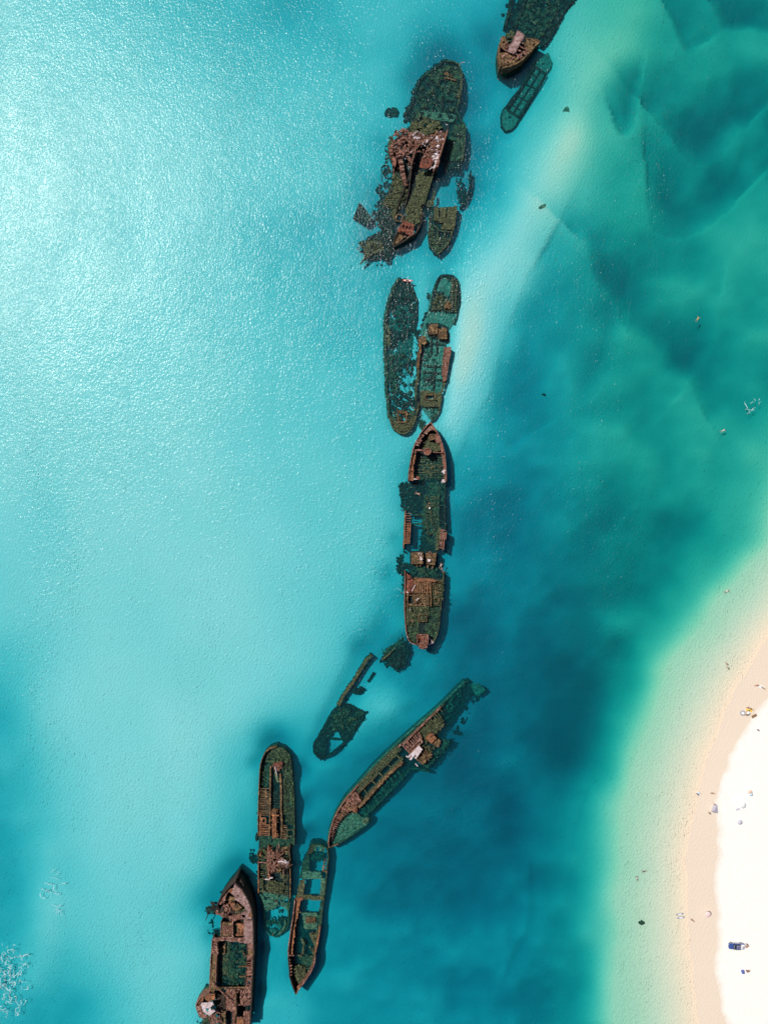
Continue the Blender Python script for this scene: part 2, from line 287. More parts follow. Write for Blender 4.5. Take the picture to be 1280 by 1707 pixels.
# sand: white on the bank, yellower toward the beach, damp pinkish strip by the water's edge
m, n, l, b, out = newmat('sand'); g = n.new('ShaderNodeNewGeometry'); pos = g.outputs['Position']; sep = n.new('ShaderNodeSeparateXYZ'); l.new(pos, sep.inputs[0])
r = n.new('ShaderNodeMapRange'); r.clamp = True; r.interpolation_type = 'SMOOTHSTEP'; r.inputs[1].default_value = 32; r.inputs[2].default_value = 88; l.new(sep.outputs[0], r.inputs[0])
col = mixc(n, l, r.outputs[0], (.72, .70, .70), (.63, .64, .44))
f, _ = noise_fac(n, l, pos, .045, 5, .35, .7); f2 = n.new('ShaderNodeMath'); f2.operation = 'MULTIPLY'; f2.inputs[1].default_value = .10; l.new(f, f2.inputs[0])
col = mixc(n, l, f2.outputs[0], col, (.52, .60, .50))
r = n.new('ShaderNodeMapRange'); r.clamp = True; r.inputs[1].default_value = -.75; r.inputs[2].default_value = -.2; l.new(sep.outputs[2], r.inputs[0]); col = mixc(n, l, r.outputs[0], col, (.73, .615, .50))
r = n.new('ShaderNodeMapRange'); r.clamp = True; r.inputs[1].default_value = .50; r.inputs[2].default_value = .60
fz, rz_ = noise_fac(n, l, pos, .25, 4, 0, 1); ad = n.new('ShaderNodeMath'); ad.operation = 'MULTIPLY_ADD'; ad.inputs[1].default_value = .12; l.new(rz_, ad.inputs[0]); sb = n.new('ShaderNodeMath'); sb.operation = 'SUBTRACT'; sb.inputs[1].default_value = .06; l.new(sep.outputs[2], sb.inputs[0]); l.new(sb.outputs[0], ad.inputs[2])
l.new(ad.outputs[0], r.inputs[0]); col = mixc(n, l, r.outputs[0], col, mixc(n, l, noise_fac(n, l, pos, .6, 6, .3, .7, .7)[0], (.90, .87, .82), (.84, .81, .76)))
l.new(col, b.inputs['Base Color']); b.inputs['Roughness'].default_value = .9; b.inputs['Specular IOR Level'].default_value = .1
_, ra = noise_fac(n, l, pos, 1.5, 3, 0, 1, .5)
wv = n.new('ShaderNodeTexWave'); wv.inputs['Scale'].default_value = .28; wv.inputs['Distortion'].default_value = 14; wv.inputs['Detail'].default_value = 3; wv.inputs['Detail Scale'].default_value = .8
mp = n.new('ShaderNodeMapping'); mp.inputs['Rotation'].default_value = (0, 0, math.radians(25)); l.new(pos, mp.inputs['Vector']); l.new(mp.outputs[0], wv.inputs['Vector'])
hm = n.new('ShaderNodeMath'); hm.operation = 'MULTIPLY_ADD'; l.new(wv.outputs['Fac'], hm.inputs[0]); hm.inputs[1].default_value = .16; l.new(ra, hm.inputs[2])
bp = n.new('ShaderNodeBump'); rb = n.new('ShaderNodeMapRange'); rb.clamp = True; rb.inputs[1].default_value = -.35; rb.inputs[2].default_value = .1; rb.inputs[3].default_value = .5; rb.inputs[4].default_value = .22; l.new(sep.outputs[2], rb.inputs[0]); rc = n.new('ShaderNodeMapRange'); rc.clamp = True; rc.inputs[1].default_value = -3.2; rc.inputs[2].default_value = -1.3; rc.inputs[3].default_value = .2; rc.inputs[4].default_value = 1; l.new(sep.outputs[2], rc.inputs[0]); rd = n.new('ShaderNodeMath'); rd.operation = 'MULTIPLY'; l.new(rb.outputs[0], rd.inputs[0]); l.new(rc.outputs[0], rd.inputs[1]); l.new(rd.outputs[0], bp.inputs['Strength']); bp.inputs['Distance'].default_value = .42; l.new(hm.outputs[0], bp.inputs['Height']); l.new(bp.outputs[0], b.inputs['Normal'])
M['sand'] = m
make_ground()
# ------------------------------------------------------------------ water: clear absorbing body with a rippled surface
m = bpy.data.materials.new('sea_water'); m.use_nodes = True; n = m.node_tree.nodes; l = m.node_tree.links; n.clear(); out = n.new('ShaderNodeOutputMaterial')
g = n.new('ShaderNodeNewGeometry'); pos = g.outputs['Position']
_, wa = noise_fac(n, l, pos, 1.3, 2, 0, 1, .55); _, wb = noise_fac(n, l, pos, .22, 2, 0, 1, .5)
mp = n.new('ShaderNodeMapping'); mp.inputs['Rotation'].default_value = (0, 0, math.radians(-35)); mp.inputs['Scale'].default_value = (1, .45, 1); l.new(pos, mp.inputs['Vector'])
_, wc = noise_fac(n, l, mp.outputs[0], 1.7, 3, 0, 1, .5)
h1 = n.new('ShaderNodeMath'); h1.operation = 'MULTIPLY_ADD'; l.new(wb, h1.inputs[0]); h1.inputs[1].default_value = 1.3; l.new(wa, h1.inputs[2])
h2 = n.new('ShaderNodeMath'); h2.operation = 'ADD'; l.new(h1.outputs[0], h2.inputs[0]); l.new(wc, h2.inputs[1])
bp = n.new('ShaderNodeBump'); bp.inputs['Strength'].default_value = 1; bp.inputs['Distance'].default_value = .15
mg_ = n.new('ShaderNodeMapping'); mg_.inputs['Rotation'].default_value = (0, 0, math.radians(40)); mg_.inputs['Scale'].default_value = (1, .35, 1); l.new(pos, mg_.inputs['Vector'])
gs, _ = noise_fac(n, l, mg_.outputs[0], .035, 4, .3, .7); gm = n.new('ShaderNodeMath'); gm.operation = 'MULTIPLY_ADD'; l.new(gs, gm.inputs[0]); gm.inputs[1].default_value = .75; gm.inputs[2].default_value = .6
hh = n.new('ShaderNodeMath'); hh.operation = 'MULTIPLY'; l.new(h2.outputs[0], hh.inputs[0]); l.new(gm.outputs[0], hh.inputs[1]); l.new(hh.outputs[0], bp.inputs['Height'])
fr = n.new('ShaderNodeFresnel'); fr.inputs['IOR'].default_value = 1.33; l.new(bp.outputs[0], fr.inputs['Normal'])
gl = n.new('ShaderNodeBsdfGlossy'); gl.inputs['Roughness'].default_value = .25; l.new(bp.outputs[0], gl.inputs['Normal'])
g2 = n.new('ShaderNodeBsdfGlossy'); g2.inputs['Roughness'].default_value = .16; l.new(bp.outputs[0], g2.inputs['Normal'])
mg = n.new('ShaderNodeMixShader'); mg.inputs[0].default_value = .7; gl.inputs['Roughness'].default_value = .42; l.new(gl.outputs[0], mg.inputs[1]); l.new(g2.outputs[0], mg.inputs[2])
tr = n.new('ShaderNodeBsdfTransparent'); mx = n.new('ShaderNodeMixShader'); l.new(fr.outputs[0], mx.inputs[0]); l.new(tr.outputs[0], mx.inputs[1]); l.new(mg.outputs[0], mx.inputs[2]); l.new(mx.outputs[0], out.inputs[0])
# absorption per metre via density*(1-colour)
KR, KG, KB = .75, .118, .079
va = n.new('ShaderNodeVolumeAbsorption'); va.inputs['Density'].default_value = KR; va.inputs['Color'].default_value = (0, 1-KG/KR, 1-KB/KR, 1); vs = n.new('ShaderNodeVolumeScatter'); vs.inputs['Color'].default_value = (.03, .85, 1, 1); vs.inputs['Density'].default_value = .042
ads = n.new('ShaderNodeAddShader'); l.new(va.outputs[0], ads.inputs[0]); l.new(vs.outputs[0], ads.inputs[1]); l.new(ads.outputs[0], out.inputs[1])
b_ = MB(); b_.box((0, 0, -20), (7000, 7000, 40)); wo = b_.build('sea_water', m); tag(wo, 'clear turquoise sea water', None, kind='structure')

# ------------------------------------------------------------------ wreck builder
class Ship:
    def __init__(s, name, c, label, cat='shipwreck', group='wrecks in the long line off the beach'):
        s.r = empty(name, W(*c, 0), label, cat, group); s.seed = random.random()*100
    ZK = staticmethod(lambda z: z if z > -.3 else -.3+(z+.3)*1.45)
    def plate(s, name, mat, poly, z, holes=(), thick=.3, rough=.12, eat=0., cell=1.7, slope=(0, 0), ns=.16, label=None, bottom=None, jag=.0):
        if isinstance(poly, str): poly = pts(poly)
        z = Ship.ZK(z); holes = [pts(h) if isinstance(h, str) else h for h in holes]; sd = random.random()*100
        xs = [p[0] for p in poly]; ys = [p[1] for p in poly]; x0, y0 = min(xs), min(ys); cx, cy = (x0+max(xs))/2, (y0+max(ys))/2
        nx = int((max(xs)-x0)/cell)+2; ny = int((max(ys)-y0)/cell)+2; keep = set()
        for j in range(ny):
            for i in range(nx):
                x = x0+(i+.5)*cell; y = y0+(j+.5)*cell; jx = x+nz(x*.5, y*.5, sd)*jag*8; jy = y+nz(x*.5, y*.5, sd+9)*jag*8
                if not inside(poly, jx, jy): continue
                if any(inside(h, x, y) for h in holes): continue
                if eat and fbm(x*ns, y*ns, sd)+.32 < eat: continue
                keep.add((i, j))
        V = []; ids = {}; F = []
        def vid(i, j, lay):
            k = (i, j, lay)
            if k not in ids:
                rr = random.Random(i*7919+j*104729+int(sd*100)); x = x0+i*cell+rr.uniform(-.28, .28)*cell; y = y0+j*cell+rr.uniform(-.28, .28)*cell
                zz = z+slope[0]*(x-cx)+slope[1]*(y-cy)+rough*(2.2*fbm(x*.22, y*.22, sd+3)+rr.uniform(-.3, .3))
                if lay == 1: zz = (zz-thick) if bottom is None else bottom
                ids[k] = len(V); V.append(W(x, y, zz) if lay == 0 else Vector((*W(x, y, zz+(thick if bottom is None else 0))[:2], zz)))
            return ids[k]
        for (i, j) in keep:
            F.append((vid(i, j+1, 0), vid(i+1, j+1, 0), vid(i+1, j, 0), vid(i, j, 0)))
            F.append((vid(i, j, 1), vid(i+1, j, 1), vid(i+1, j+1, 1), vid(i, j+1, 1)))
            for di, dj, a, bb in ((-1, 0, (i, j), (i, j+1)), (1, 0, (i+1, j+1), (i+1, j)), (0, -1, (i+1, j), (i, j)), (0, 1, (i, j+1), (i+1, j+1))):
                if (i+di, j+dj) not in keep: F.append((vid(*bb, 0), vid(*a, 0), vid(*a, 1), vid(*bb, 1)))
        if not F: return None
        o = mesh_obj(name, V, F, M[mat], s.r)
        if label: o['label'] = label
        return o
    def wall(s, name, mat, line, zt, zb=None, t=.35, jag=.25, closed=False, flare=0., parent=None, gap=0., step=2.2, label=None):
        if isinstance(line, str): line = pts(line)
        if closed: line = line+[line[0]]
        P = []; L = 0; tot = sum(math.dist(a, b) for a, b in zip(line[:-1], line[1:]))
        for a, b in zip(line[:-1], line[1:]):
            d = math.dist(a, b); k = max(1, int(d/step))
            for q in range(k): P.append((a[0]+(b[0]-a[0])*q/k, a[1]+(b[1]-a[1])*q/k, (L+d*q/k)/tot))
            L += d
        P.append((*line[-1], 1.0)); sd = random.random()*99; cx, cy = sum(p[0] for p in P)/len(P), sum(p[1] for p in P)/len(P)
        mb = MB(); pv = None
        for i, (x, y, u) in enumerate(P):
            if isinstance(zt, (list, tuple)): f = u*(len(zt)-1); k = min(int(f), len(zt)-2); z1 = zt[k]+(zt[k+1]-zt[k])*(f-k)
            else: z1 = zt
            z1 = Ship.ZK(z1); z1 += jag*(2*fbm(x*.15, y*.15, sd)+random.uniform(-.35, .35)); z0 = (bed(x, y)-.4) if zb is None else zb; z0 = min(z0, z1-.15)
            a = P[max(i-1, 0)]; c = P[min(i+1, len(P)-1)]; dx, dy = c[0]-a[0], c[1]-a[1]; q = math.hypot(dx, dy) or 1; nx, ny = -dy/q, dx/q
            if abs(q) < 1e-6: nx, ny = 1, 0
            tt = t*PXM*(.8+.4*random.random()); jx = random.uniform(-.25, .25)
            o1 = W(x+jx, y, z1); o2 = W(x+nx*tt+jx, y+ny*tt, z1); b1 = Vector((*W(x+(cx-x)*flare, y+(cy-y)*flare*.3, z1)[:2], z0)); b2 = Vector((*W(x+nx*tt+(cx-x)*flare, y+ny*tt+(cy-y)*flare*.3, z1)[:2], z0))
            cur = (o1, o2, b2, b1)
            if pv is not None and not (gap and nz(x*.3, y*.3, sd) > 1-gap*2): mb.prism(pv, cur)
            pv = cur
        o = mb.build(name, M[mat], parent or s.r)
        if label: o['label'] = label
        return o
    def beam(s, name, mat, a, b, z0=0, z1=None, wd=.4, ht=.3, jit=.05):
        z0 = Ship.ZK(z0); z1 = z0 if z1 is None else z1; mb = MB(); A = W(*a, z0); B = W(*b, z1); k = 4; pr = A
        for i in range(1, k+1):
            c = A.lerp(B, i/k)+Vector((random.uniform(-jit, jit), random.uniform(-jit, jit), random.uniform(-jit, jit))); mb.bar(pr, c, wd*random.uniform(.8, 1.15), ht, jit*.4); pr = c
        return mb.build(name, M[mat], s.r)
    def beams(s, name, mat, S, z, wd=.4, ht=.3):     # S: list of 4-number segments on a sheet
        v = VIEWS[S[0]]
        for q in S[1:]: s.beam(name, mat, (v[0]+q[0]/v[2], v[1]+q[1]/v[2]), (v[0]+q[2]/v[2], v[1]+q[3]/v[2]), z, wd=wd, ht=ht)
    def ladder(s, name, mat, a, b, n, z, wd=.35, ht=.25, miss=.1, skew=0.):
        a = pts(a) if isinstance(a, str) else a; b = pts(b) if isinstance(b, str) else b
        def at(l, u):
            f = u*(len(l)-1); k = min(int(f), len(l)-2); f -= k; return (l[k][0]*(1-f)+l[k+1][0]*f, l[k][1]*(1-f)+l[k+1][1]*f)
        for i in range(n):
            if random.random() < miss: continue
            u = (i+.5)/n+random.uniform(-.1, .1)/n; p = at(a, u); q = at(b, min(1, max(0, u+skew)))
            if random.random() < .15: q = (p[0]+(q[0]-p[0])*.6, p[1]+(q[1]-p[1])*.6)
            s.beam(name, mat, p, q, z+random.uniform(-.1, .1), wd=wd*random.uniform(.8, 1.2), ht=ht)
    def rubble(s, name, mat, poly, z, n, size=.6, bars=.25, zv=.3):
        z = Ship.ZK(z); size *= .88
        if isinstance(poly, str): poly = pts(poly)
        xs = [p[0] for p in poly]; ys = [p[1] for p in poly]; mb = MB(); k = 0; t = 0
        while k < n and t < n*30:
            t += 1; x = random.uniform(min(xs), max(xs)); y = random.uniform(min(ys), max(ys))
            if not inside(poly, x, y): continue
            k += 1; p = W(x, y, z+random.uniform(-zv, zv)); r = size*random.uniform(.4, 1.4)
            if random.random() < bars:
                a = random.uniform(0, math.pi); q = Vector((math.cos(a), math.sin(a), random.uniform(-.2, .2)))*r*1.8; mb.bar(p-q, p+q, random.uniform(.12, .3), random.uniform(.12, .3), .03)
            else: mb.lump(p, r)
        return tag(mb.build(name, M[mat], s.r), kind='stuff')
    def skirt(s, line, spread, n, size=.7, mat='reef', lift=.3):      # growth and scrap lying on the bottom along a hull
        line = pts(line) if isinstance(line, str) else line; mb = MB(); L = [math.dist(a, b) for a, b in zip(line[:-1], line[1:])]
        for _ in range(int(n*.6)):
            k = random.choices(range(len(L)), L)[0]; t = random.random(); x = line[k][0]*(1-t)+line[k+1][0]*t+random.gauss(0, spread*.7); y = line[k][1]*(1-t)+line[k+1][1]*t+random.gauss(0, spread*.7)
            if nz(x*.09, y*.09, 31) < -.15: continue
            p = W(x, y, bed(x, y)+random.uniform(-.2, lift*.7))
            if random.random() < .2: a = random.uniform(0, 3.1); q = Vector((math.cos(a), math.sin(a), .1))*size*random.uniform(.5, 2); mb.bar(p-q, p+q, .2, .2, .03)
            else: mb.lump(p, size*random.uniform(.3, 1.2), .4)
        return tag(mb.build('bottom_scrap', M[mat], s.r), kind='stuff')
    def cyl(s, name, mat, c, r, z0, z1, n=14, cone=1., hollow=0):
        if isinstance(c, str): c = pts(c)[0]
        mb = MB(); m_ = W(*c, z1); R = r/PXM
        f = lambda q, z: [(m_.x+q*math.cos(2*math.pi*i/n)*random.uniform(.95, 1.05), m_.y+q*math.sin(2*math.pi*i/n)*random.uniform(.95, 1.05), z) for i in range(n)]
        if not hollow: mb.prism(f(R, z0), f(R*cone, z1))
        else:
            a, b2, c2, d = f(R, z0), f(R*cone, z1), f(R*cone*hollow, z1), f(R*hollow, z0)
            for i in range(n):
                j = (i+1) % n; mb.add([a[i], a[j], b2[j], b2[i]], [(0, 1, 2, 3)]); mb.add([b2[i], b2[j], c2[j], c2[i]], [(0, 1, 2, 3)]); mb.add([c2[i], c2[j], d[j], d[i]], [(0, 1, 2, 3)])
        return mb.build(name, M[mat], s.r)
    def boiler(s, name, mat, a, b, r, z):      # lying cylinder
        a = W(*a, z); b = W(*b, z); mb = MB(); P = [a.lerp(b, t) for t in (0, .04, .5, .96, 1)]; mb.tube(P, [r*.8, r, r, r, r*.8], 16); return mb.build(name, M[mat], s.r)
    def block(s, name, mat, poly, z0, z1, inset=0., jit=.1, label=None):
        if isinstance(poly, str): poly = pts(poly)
        mb = MB(); cx = sum(p[0] for p in poly)/len(poly); cy = sum(p[1] for p in poly)/len(poly)
        top = [W(x+(cx-x)*inset, y+(cy-y)*inset, z1)+Vector((random.uniform(-jit, jit), random.uniform(-jit, jit), random.uniform(-jit, jit))) for x, y in poly]
        bot = [Vector((*W(x, y, z1)[:2], z0)) for x, y in poly]
        if len(poly) == 4 or True: mb.prism(bot[::-1], top[::-1])
        o = mb.build(name, M[mat], s.r)
        if label: o['label'] = label
        return o
    def frame(s, name, mat, quad, z, wd=.35, ht=.3, thing=None):      # open rectangular coaming as one mesh
        if isinstance(quad, str): quad = pts(quad)
        mb = MB(); P = [W(x, y, z) for x, y in quad]
        for i in range(len(P)): mb.bar(P[i], P[(i+1) % len(P)], wd, ht, .03)
        return mb.build(name, M[mat], s.r)
    def mast(s, name, mat, a, b, za, zb, r=.15):
        mb = MB(); A = W(*a, za); B = W(*b, zb); mb.tube([A.lerp(B, t) for t in (0, .3, .6, 1)], [r, r*.95, r*.85, r*.7], 8); return mb.build(name, M[mat], s.r)
# ================================================================== wreck of the north: bow stands proud, hull drowned
S = Ship('shipwreck', (880, 40), 'topmost wreck, its rusty bow with bleached slab standing proud of a drowned dark hull')
S.plate('sunken_hull_plating', 'reef', 'A 400,300 600,-160 1240,-160 1120,30 1040,120 960,260 880,400 820,480 700,420 470,300', -1.0, rough=.38, eat=.20, thick=.5, jag=.5)
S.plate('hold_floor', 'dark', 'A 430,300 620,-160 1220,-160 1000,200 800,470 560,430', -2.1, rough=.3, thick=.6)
S.rubble('encrusted_debris', 'moss', 'A 520,280 660,-100 1100,-100 900,260 760,400 600,360', -.8, 170, .8)
S.wall('port_hull_side', 'reef', 'A 380,275 400,190 435,70 455,-140', -.55, t=.9, jag=.3)
S.wall('inner_hull_side', 'reef', 'A 470,280 540,130 600,0 660,-150', -.45, t=.7, jag=.25)
S.wall('starboard_hull_side', 'reef', 'A 1130,-150 1110,20 1010,140 960,270 860,430 790,500', -.6, t=.8, jag=.3)
S.beams('hull_stringer', 'reef', ['A', (790, 360, 970, 90), (840, 390, 1010, 150), (700, 350, 780, 200), (500, 300, 600, 60)], -.6, .6, .4)
S.wall('bow_side', 'tan', 'A 375,385 345,470 335,560 345,640 355,705', [1.6, 2.6, 3.2, 3.6], t=.45, jag=.3)
S.wall('bow_side', 'tan', 'A 360,712 430,700 500,675 570,630 640,560 700,490 757,428', [3.6, 3.2, 2.6, 2.0], t=.5, jag=.3)
S.plate('bow_floor', 'dark', 'A 380,400 480,330 740,430 640,560 500,670 370,690 350,560', -.3, rough=.2, thick=1.2)
S.plate('stern_deck', 'tan', 'A 610,405 690,405 700,440 712,405 757,430 700,490 640,560 600,500', 1.9, rough=.18, thick=.25, eat=.1, slope=(.01, 0))
S.plate('port_deck', 'tan', 'A 345,440 375,385 400,390 410,450 470,500 440,540 400,520 345,500', 2.2, ['A 362,440 388,436 390,462 364,466', 'A 395,470 415,470 418,492 398,494'], thick=.25, rough=.15)
S.plate('bow_deck', 'tan', 'A 345,560 400,560 470,600 540,620 500,672 430,695 365,700 340,640', 2.8, ['A 455,610 500,625 480,650 450,640', 'A 355,505 398,515 400,555 362,550'], thick=.3, rough=.18, eat=.05)
S.plate('deckhouse_roof', 'plate_grey', 'A 530,325 605,370 545,480 490,580 415,545 470,440', 3.4, thick=.3, rough=.1, slope=(0, .006))
S.plate('inner_deck', 'moss', 'A 400,350 470,310 520,340 470,440 410,450', .4, thick=.3, rough=.2, eat=.2)
S.plate('winch_deck', 'rust_pale', 'A 590,545 630,530 635,560 560,625 520,610 530,590', 2.6, ['A 575,570 600,575 590,600 565,600'], thick=.3)
S.beams('deck_beam', 'rust_pale', ['A', (455, 385, 490, 405), (560, 450, 600, 470), (515, 525, 560, 550), (440, 480, 400, 520), (500, 570, 540, 600), (410, 545, 345, 500), (430, 570, 360, 600), (500, 600, 450, 650), (520, 480, 640, 540)], 2.7, .45, .3)
S.rubble('deck_fittings', 'rust_pale', 'A 360,430 420,440 600,600 500,660 370,690', 2.8, 26, .4, zv=.2)
S.skirt('A 380,280 450,-100 P 858,45 A 870,420 1010,130 1120,20 1180,-120', 5, 160, .8)
# ================================================================== small drowned barge
S = Ship('sunken_barge', (878, 152), 'small pointed barge lying whole under green water just below the northernmost bow')
hb = 'A 860,560 905,600 912,650 900,690 885,740 830,800 700,1040 640,1150 560,1270 520,1340 480,1380 430,1400 390,1400 350,1345 345,1230 365,1170 400,1130 470,1030 540,950 600,840 650,750 690,690 720,650 780,605 840,570'
S.wall('hull', 'reef', hb, -1.45, t=.35, jag=.05, closed=True)
S.plate('foredeck', 'silt', 'A 860,566 903,605 905,680 832,790 710,705 725,655 800,600', -1.45, ['A 790,675 815,670 818,695 792,700'], thick=.3, rough=.08)
S.plate('afterdeck', 'silt', 'A 410,1165 545,1250 510,1330 470,1375 395,1392 353,1340 352,1230 380,1170', -1.5, ['A 430,1240 455,1240 458,1265 432,1265'], thick=.3, rough=.08)
S.plate('side_deck', 'reef', 'A 705,700 718,715 428,1175 408,1160', -1.45, thick=.3, rough=.06)
S.plate('side_deck', 'reef', 'A 838,792 824,785 530,1245 548,1252', -1.45, thick=.3, rough=.06)
S.frame('hatch_coaming', 'reef', 'A 708,703 836,788 546,1252 414,1166', -1.2, .3, .35); S.plate('hold_floor', 'silt', 'A 708,703 836,788 546,1252 414,1166', -1.62, rough=.08)
S.beam('centre_beam', 'reef', *pts('A 772,750 480,1205'), z0=-1.4, wd=.35)
S.beams('hold_beam', 'reef', ['A', (660, 780, 730, 820), (680, 920, 720, 950), (540, 1030, 640, 1085), (470, 1120, 560, 1175), (620, 900, 690, 930)], -1.4, .25)
# ================================================================== the tangled heap: six pieces
S = Ship('shipwreck', (735, 180), 'drowned round stern covered in green growth at the top of the tangled heap of wrecks')
st = 'B 950,120 1010,115 1080,150 1110,250 1105,350 1095,450 1060,600 1100,690 1140,740 1140,820 1135,900 1125,1000 1110,1095'
S.wall('starboard_hull_side', 'olive', st, [-.5, -.3, -.1, -.15, -.7, -.6, -.25, -.2], t=.5, jag=.15)
S.wall('port_hull_side', 'reef', 'B 950,120 900,160 850,200 760,260 700,320 670,400 660,480 610,570 560,660', -.7, t=.9, jag=.3)
S.plate('lower_deck', 'reef', 'B 955,125 1080,155 1105,260 1100,450 1060,600 1130,730 1130,900 1105,1095 900,1100 600,720 560,655 660,480 700,330 850,205', -1.25, rough=.3, thick=.6, jag=.4)
S.plate('stern_deck', 'moss', 'B 860,210 960,170 1080,180 1105,260 1100,440 1060,420 880,370 760,330', -.35, ['B 930,220 1050,240 1040,262 925,245', 'B 880,300 1040,330 1030,400 900,370'], rough=.22, eat=.25, thick=.35)
S.plate('broken_deck', 'moss', 'B 720,400 900,400 1060,440 1060,500 1040,590 900,640 700,650 640,600 680,480', -.75, rough=.3, eat=.32, thick=.4, jag=.5)
S.plate('side_deck', 'olive', 'B 1050,440 1095,400 1080,490 1050,470', -.1, thick=.3)
S.plate('cross_deck', 'pale_reef', 'B 700,610 860,620 1000,640 1060,660 1010,720 860,700 720,670', -.6, rough=.15, eat=.2)
S.plate('main_deck', 'moss', 'B 990,830 1040,740 1130,745 1135,900 1110,1095 930,1090 960,980', -.35, ['B 1000,820 1030,815 1030,850 1000,850'], rough=.2, eat=.12)
S.plate('deck_stub', 'reef', 'B 930,1095 1090,1100 1085,1180 920,1175', -.7, rough=.3, eat=.2)
S.beams('deck_beam', 'tan', ['B', (935, 240, 950, 262), (965, 245, 975, 275), (995, 252, 1005, 285), (935, 290, 990, 300), (1000, 305, 1045, 315), (955, 235, 965, 250)], .15, .4)
S.rubble('encrusted_debris', 'moss', 'B 700,330 850,220 1080,200 1090,450 1050,600 620,690', -.65, 150, .7, zv=.35)
S.mast('davit', 'white', *pts('B 1080,170 1100,138'), za=0, zb=2, r=.1); S.mast('davit', 'white', *pts('B 1100,138 1135,140'), za=2, zb=2.2, r=.1)

S.skirt('B 950,110 840,200 690,330 650,480 550,660 500,760', 5, 200, .8); S.skirt('B 1110,250 1100,500 1140,740 1130,1090', 3, 60, .6)
S = Ship('shipwreck', (700, 290), 'largest rusty wreck of the tangled heap with a long straight hull spotted white by birds')
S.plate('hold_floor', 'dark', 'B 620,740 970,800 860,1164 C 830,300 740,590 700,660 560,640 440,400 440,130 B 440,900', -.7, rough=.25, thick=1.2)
S.wall('starboard_hull_side', 'rust', 'B 970,800 925,950 890,1060 855,1164 C 880,120 830,290', [4.2, 4.4, 4.0, 2.0], t=.5, jag=.25)
S.wall('starboard_hull_side', 'olive', 'C 830,290 800,400 770,500 740,590', [1.6, .8, .4], t=.5, jag=.2)
S.plate('upper_deck', 'guano', 'B 880,800 968,805 925,950 890,1060 870,1110 720,1070 760,960 640,930 590,880 650,800 720,830 780,860', 3.5, ['B 760,915 795,915 795,965 760,965', 'B 725,990 765,990 765,1050 725,1050', 'B 880,850 910,850 905,875 880,875', 'B 790,1008 810,1008 808,1028 790,1028'], thick=.4, rough=.35, eat=.16, jag=.4)
S.plate('midship_deck', 'olive', 'B 600,740 640,700 700,720 720,665 900,720 915,770 880,800 780,850 700,830 600,860', 1.0, rough=.3, eat=.16, thick=.4, jag=.4, label='olive grown deck at the top end')
S.plate('boat_deck', 'rust_red', 'C 715,130 790,130 850,120 800,230 770,235 720,235 690,225', 3.7, thick=.35, rough=.15, eat=.05)
S.plate('boat_deck_edge', 'white', 'C 800,110 890,100 850,200 830,265 790,255 800,190 820,150', 3.9, thick=.3, rough=.25, eat=.30)
S.plate('lower_deck', 'olive', 'C 690,255 820,290 800,380 760,530 715,600 640,560 600,640 575,600 650,420 660,330', .55, ['C 655,700 700,700 700,720 655,720'], rough=.25, eat=.05, thick=.5)
S.plate('foredeck', 'olive', 'C 575,590 640,565 715,600 715,650 690,760 640,800 545,740 545,690', .35, rough=.28, eat=.12, thick=.5)
S.plate('bow_block_deck', 'rust_red', 'C 540,740 640,780 640,830 610,890 480,850 480,830 520,775', 1.9, ['C 530,778 548,780 545,810 525,805', 'C 566,785 582,790 578,820 560,815', 'C 598,795 616,800 610,832 590,826', 'C 500,835 560,862 548,872 496,850'], thick=.5, rough=.12)
S.plate('bow_deck', 'tan', 'C 490,870 560,895 500,950 440,985 435,955', 1.1, thick=.5, rough=.15)
S.wall('bow_side', 'hull', 'C 440,990 520,945 570,915 640,880 700,780 715,660', [1.4, 1.6, 1.2, .3], t=.4, jag=.25)
S.wall('bow_side', 'hull', 'C 440,990 440,930 470,860 530,750 545,690', [1.4, 1.5, .6], t=.4, jag=.25)
S.frame('hatch_coaming', 'tan', 'C 475,680 530,695 515,755 455,740', .9, .35)
S.beams('bow_railing', 'rust_pale', ['C', (570, 915, 640, 870), (600, 880, 590, 850), (620, 885, 640, 850)], 2.1, .3)
S.wall('torn_hull_side', 'rust_pale', 'C 490,80 520,140 540,190 545,250 560,330 580,400', [3.2, 3.0, 2.4, 1.2], t=1.3, jag=.6)
S.plate('torn_plating', 'guano', 'B 500,960 650,970 660,1020 620,1150 590,1164 C 560,150 500,60 450,0', 2.2, ['B 480,985 510,985 510,1015 480,1015', 'B 555,1060 590,1060 590,1100 555,1100'], rough=.6, eat=.30, thick=.3, jag=.7)
S.plate('torn_plating', 'rust_pale', 'B 440,840 470,800 550,775 610,800 615,850 560,860 520,880 460,930 430,900', 3.3, ['B 540,800 590,800 590,840 550,840', 'B 470,870 520,850 500,890 465,900'], rough=.7, eat=.3, thick=.25, jag=.6)
S.wall('torn_hull_side', 'rust', 'B 455,920 430,970 440,1030 470,1100 460,1150', [3.0, 2.6, 2.2], t=1.0, jag=.6)
S.plate('shelf_growth', 'olive', 'B 400,860 440,850 440,930 420,980 430,1030 450,1110 400,1060 385,980', .1, rough=.35, eat=.05, thick=.6, jag=.3)
S.rubble('torn_plates', 'rust_pale', 'B 440,830 550,780 610,830 660,960 620,1100 C 560,150 480,110 430,60 B 430,950', 2.6, 90, .75, bars=.5, zv=.8)
S.rubble('torn_plates', 'rust', 'B 560,880 760,850 900,830 880,1000 700,1080 650,980', 3.6, 70, .5, bars=.45, zv=.4)
S.beams('deck_beam', 'rust_pale', ['B', (450, 930, 545, 870), (545, 870, 620, 940), (590, 890, 612, 820), (640, 820, 560, 900), (545, 780, 560, 830), (660, 960, 610, 1140)], 3.6, .45)
S.beam('long_girder', 'dark', *pts('B 668,1030 C 470,640'), z0=2.2, z1=.3, wd=.5)
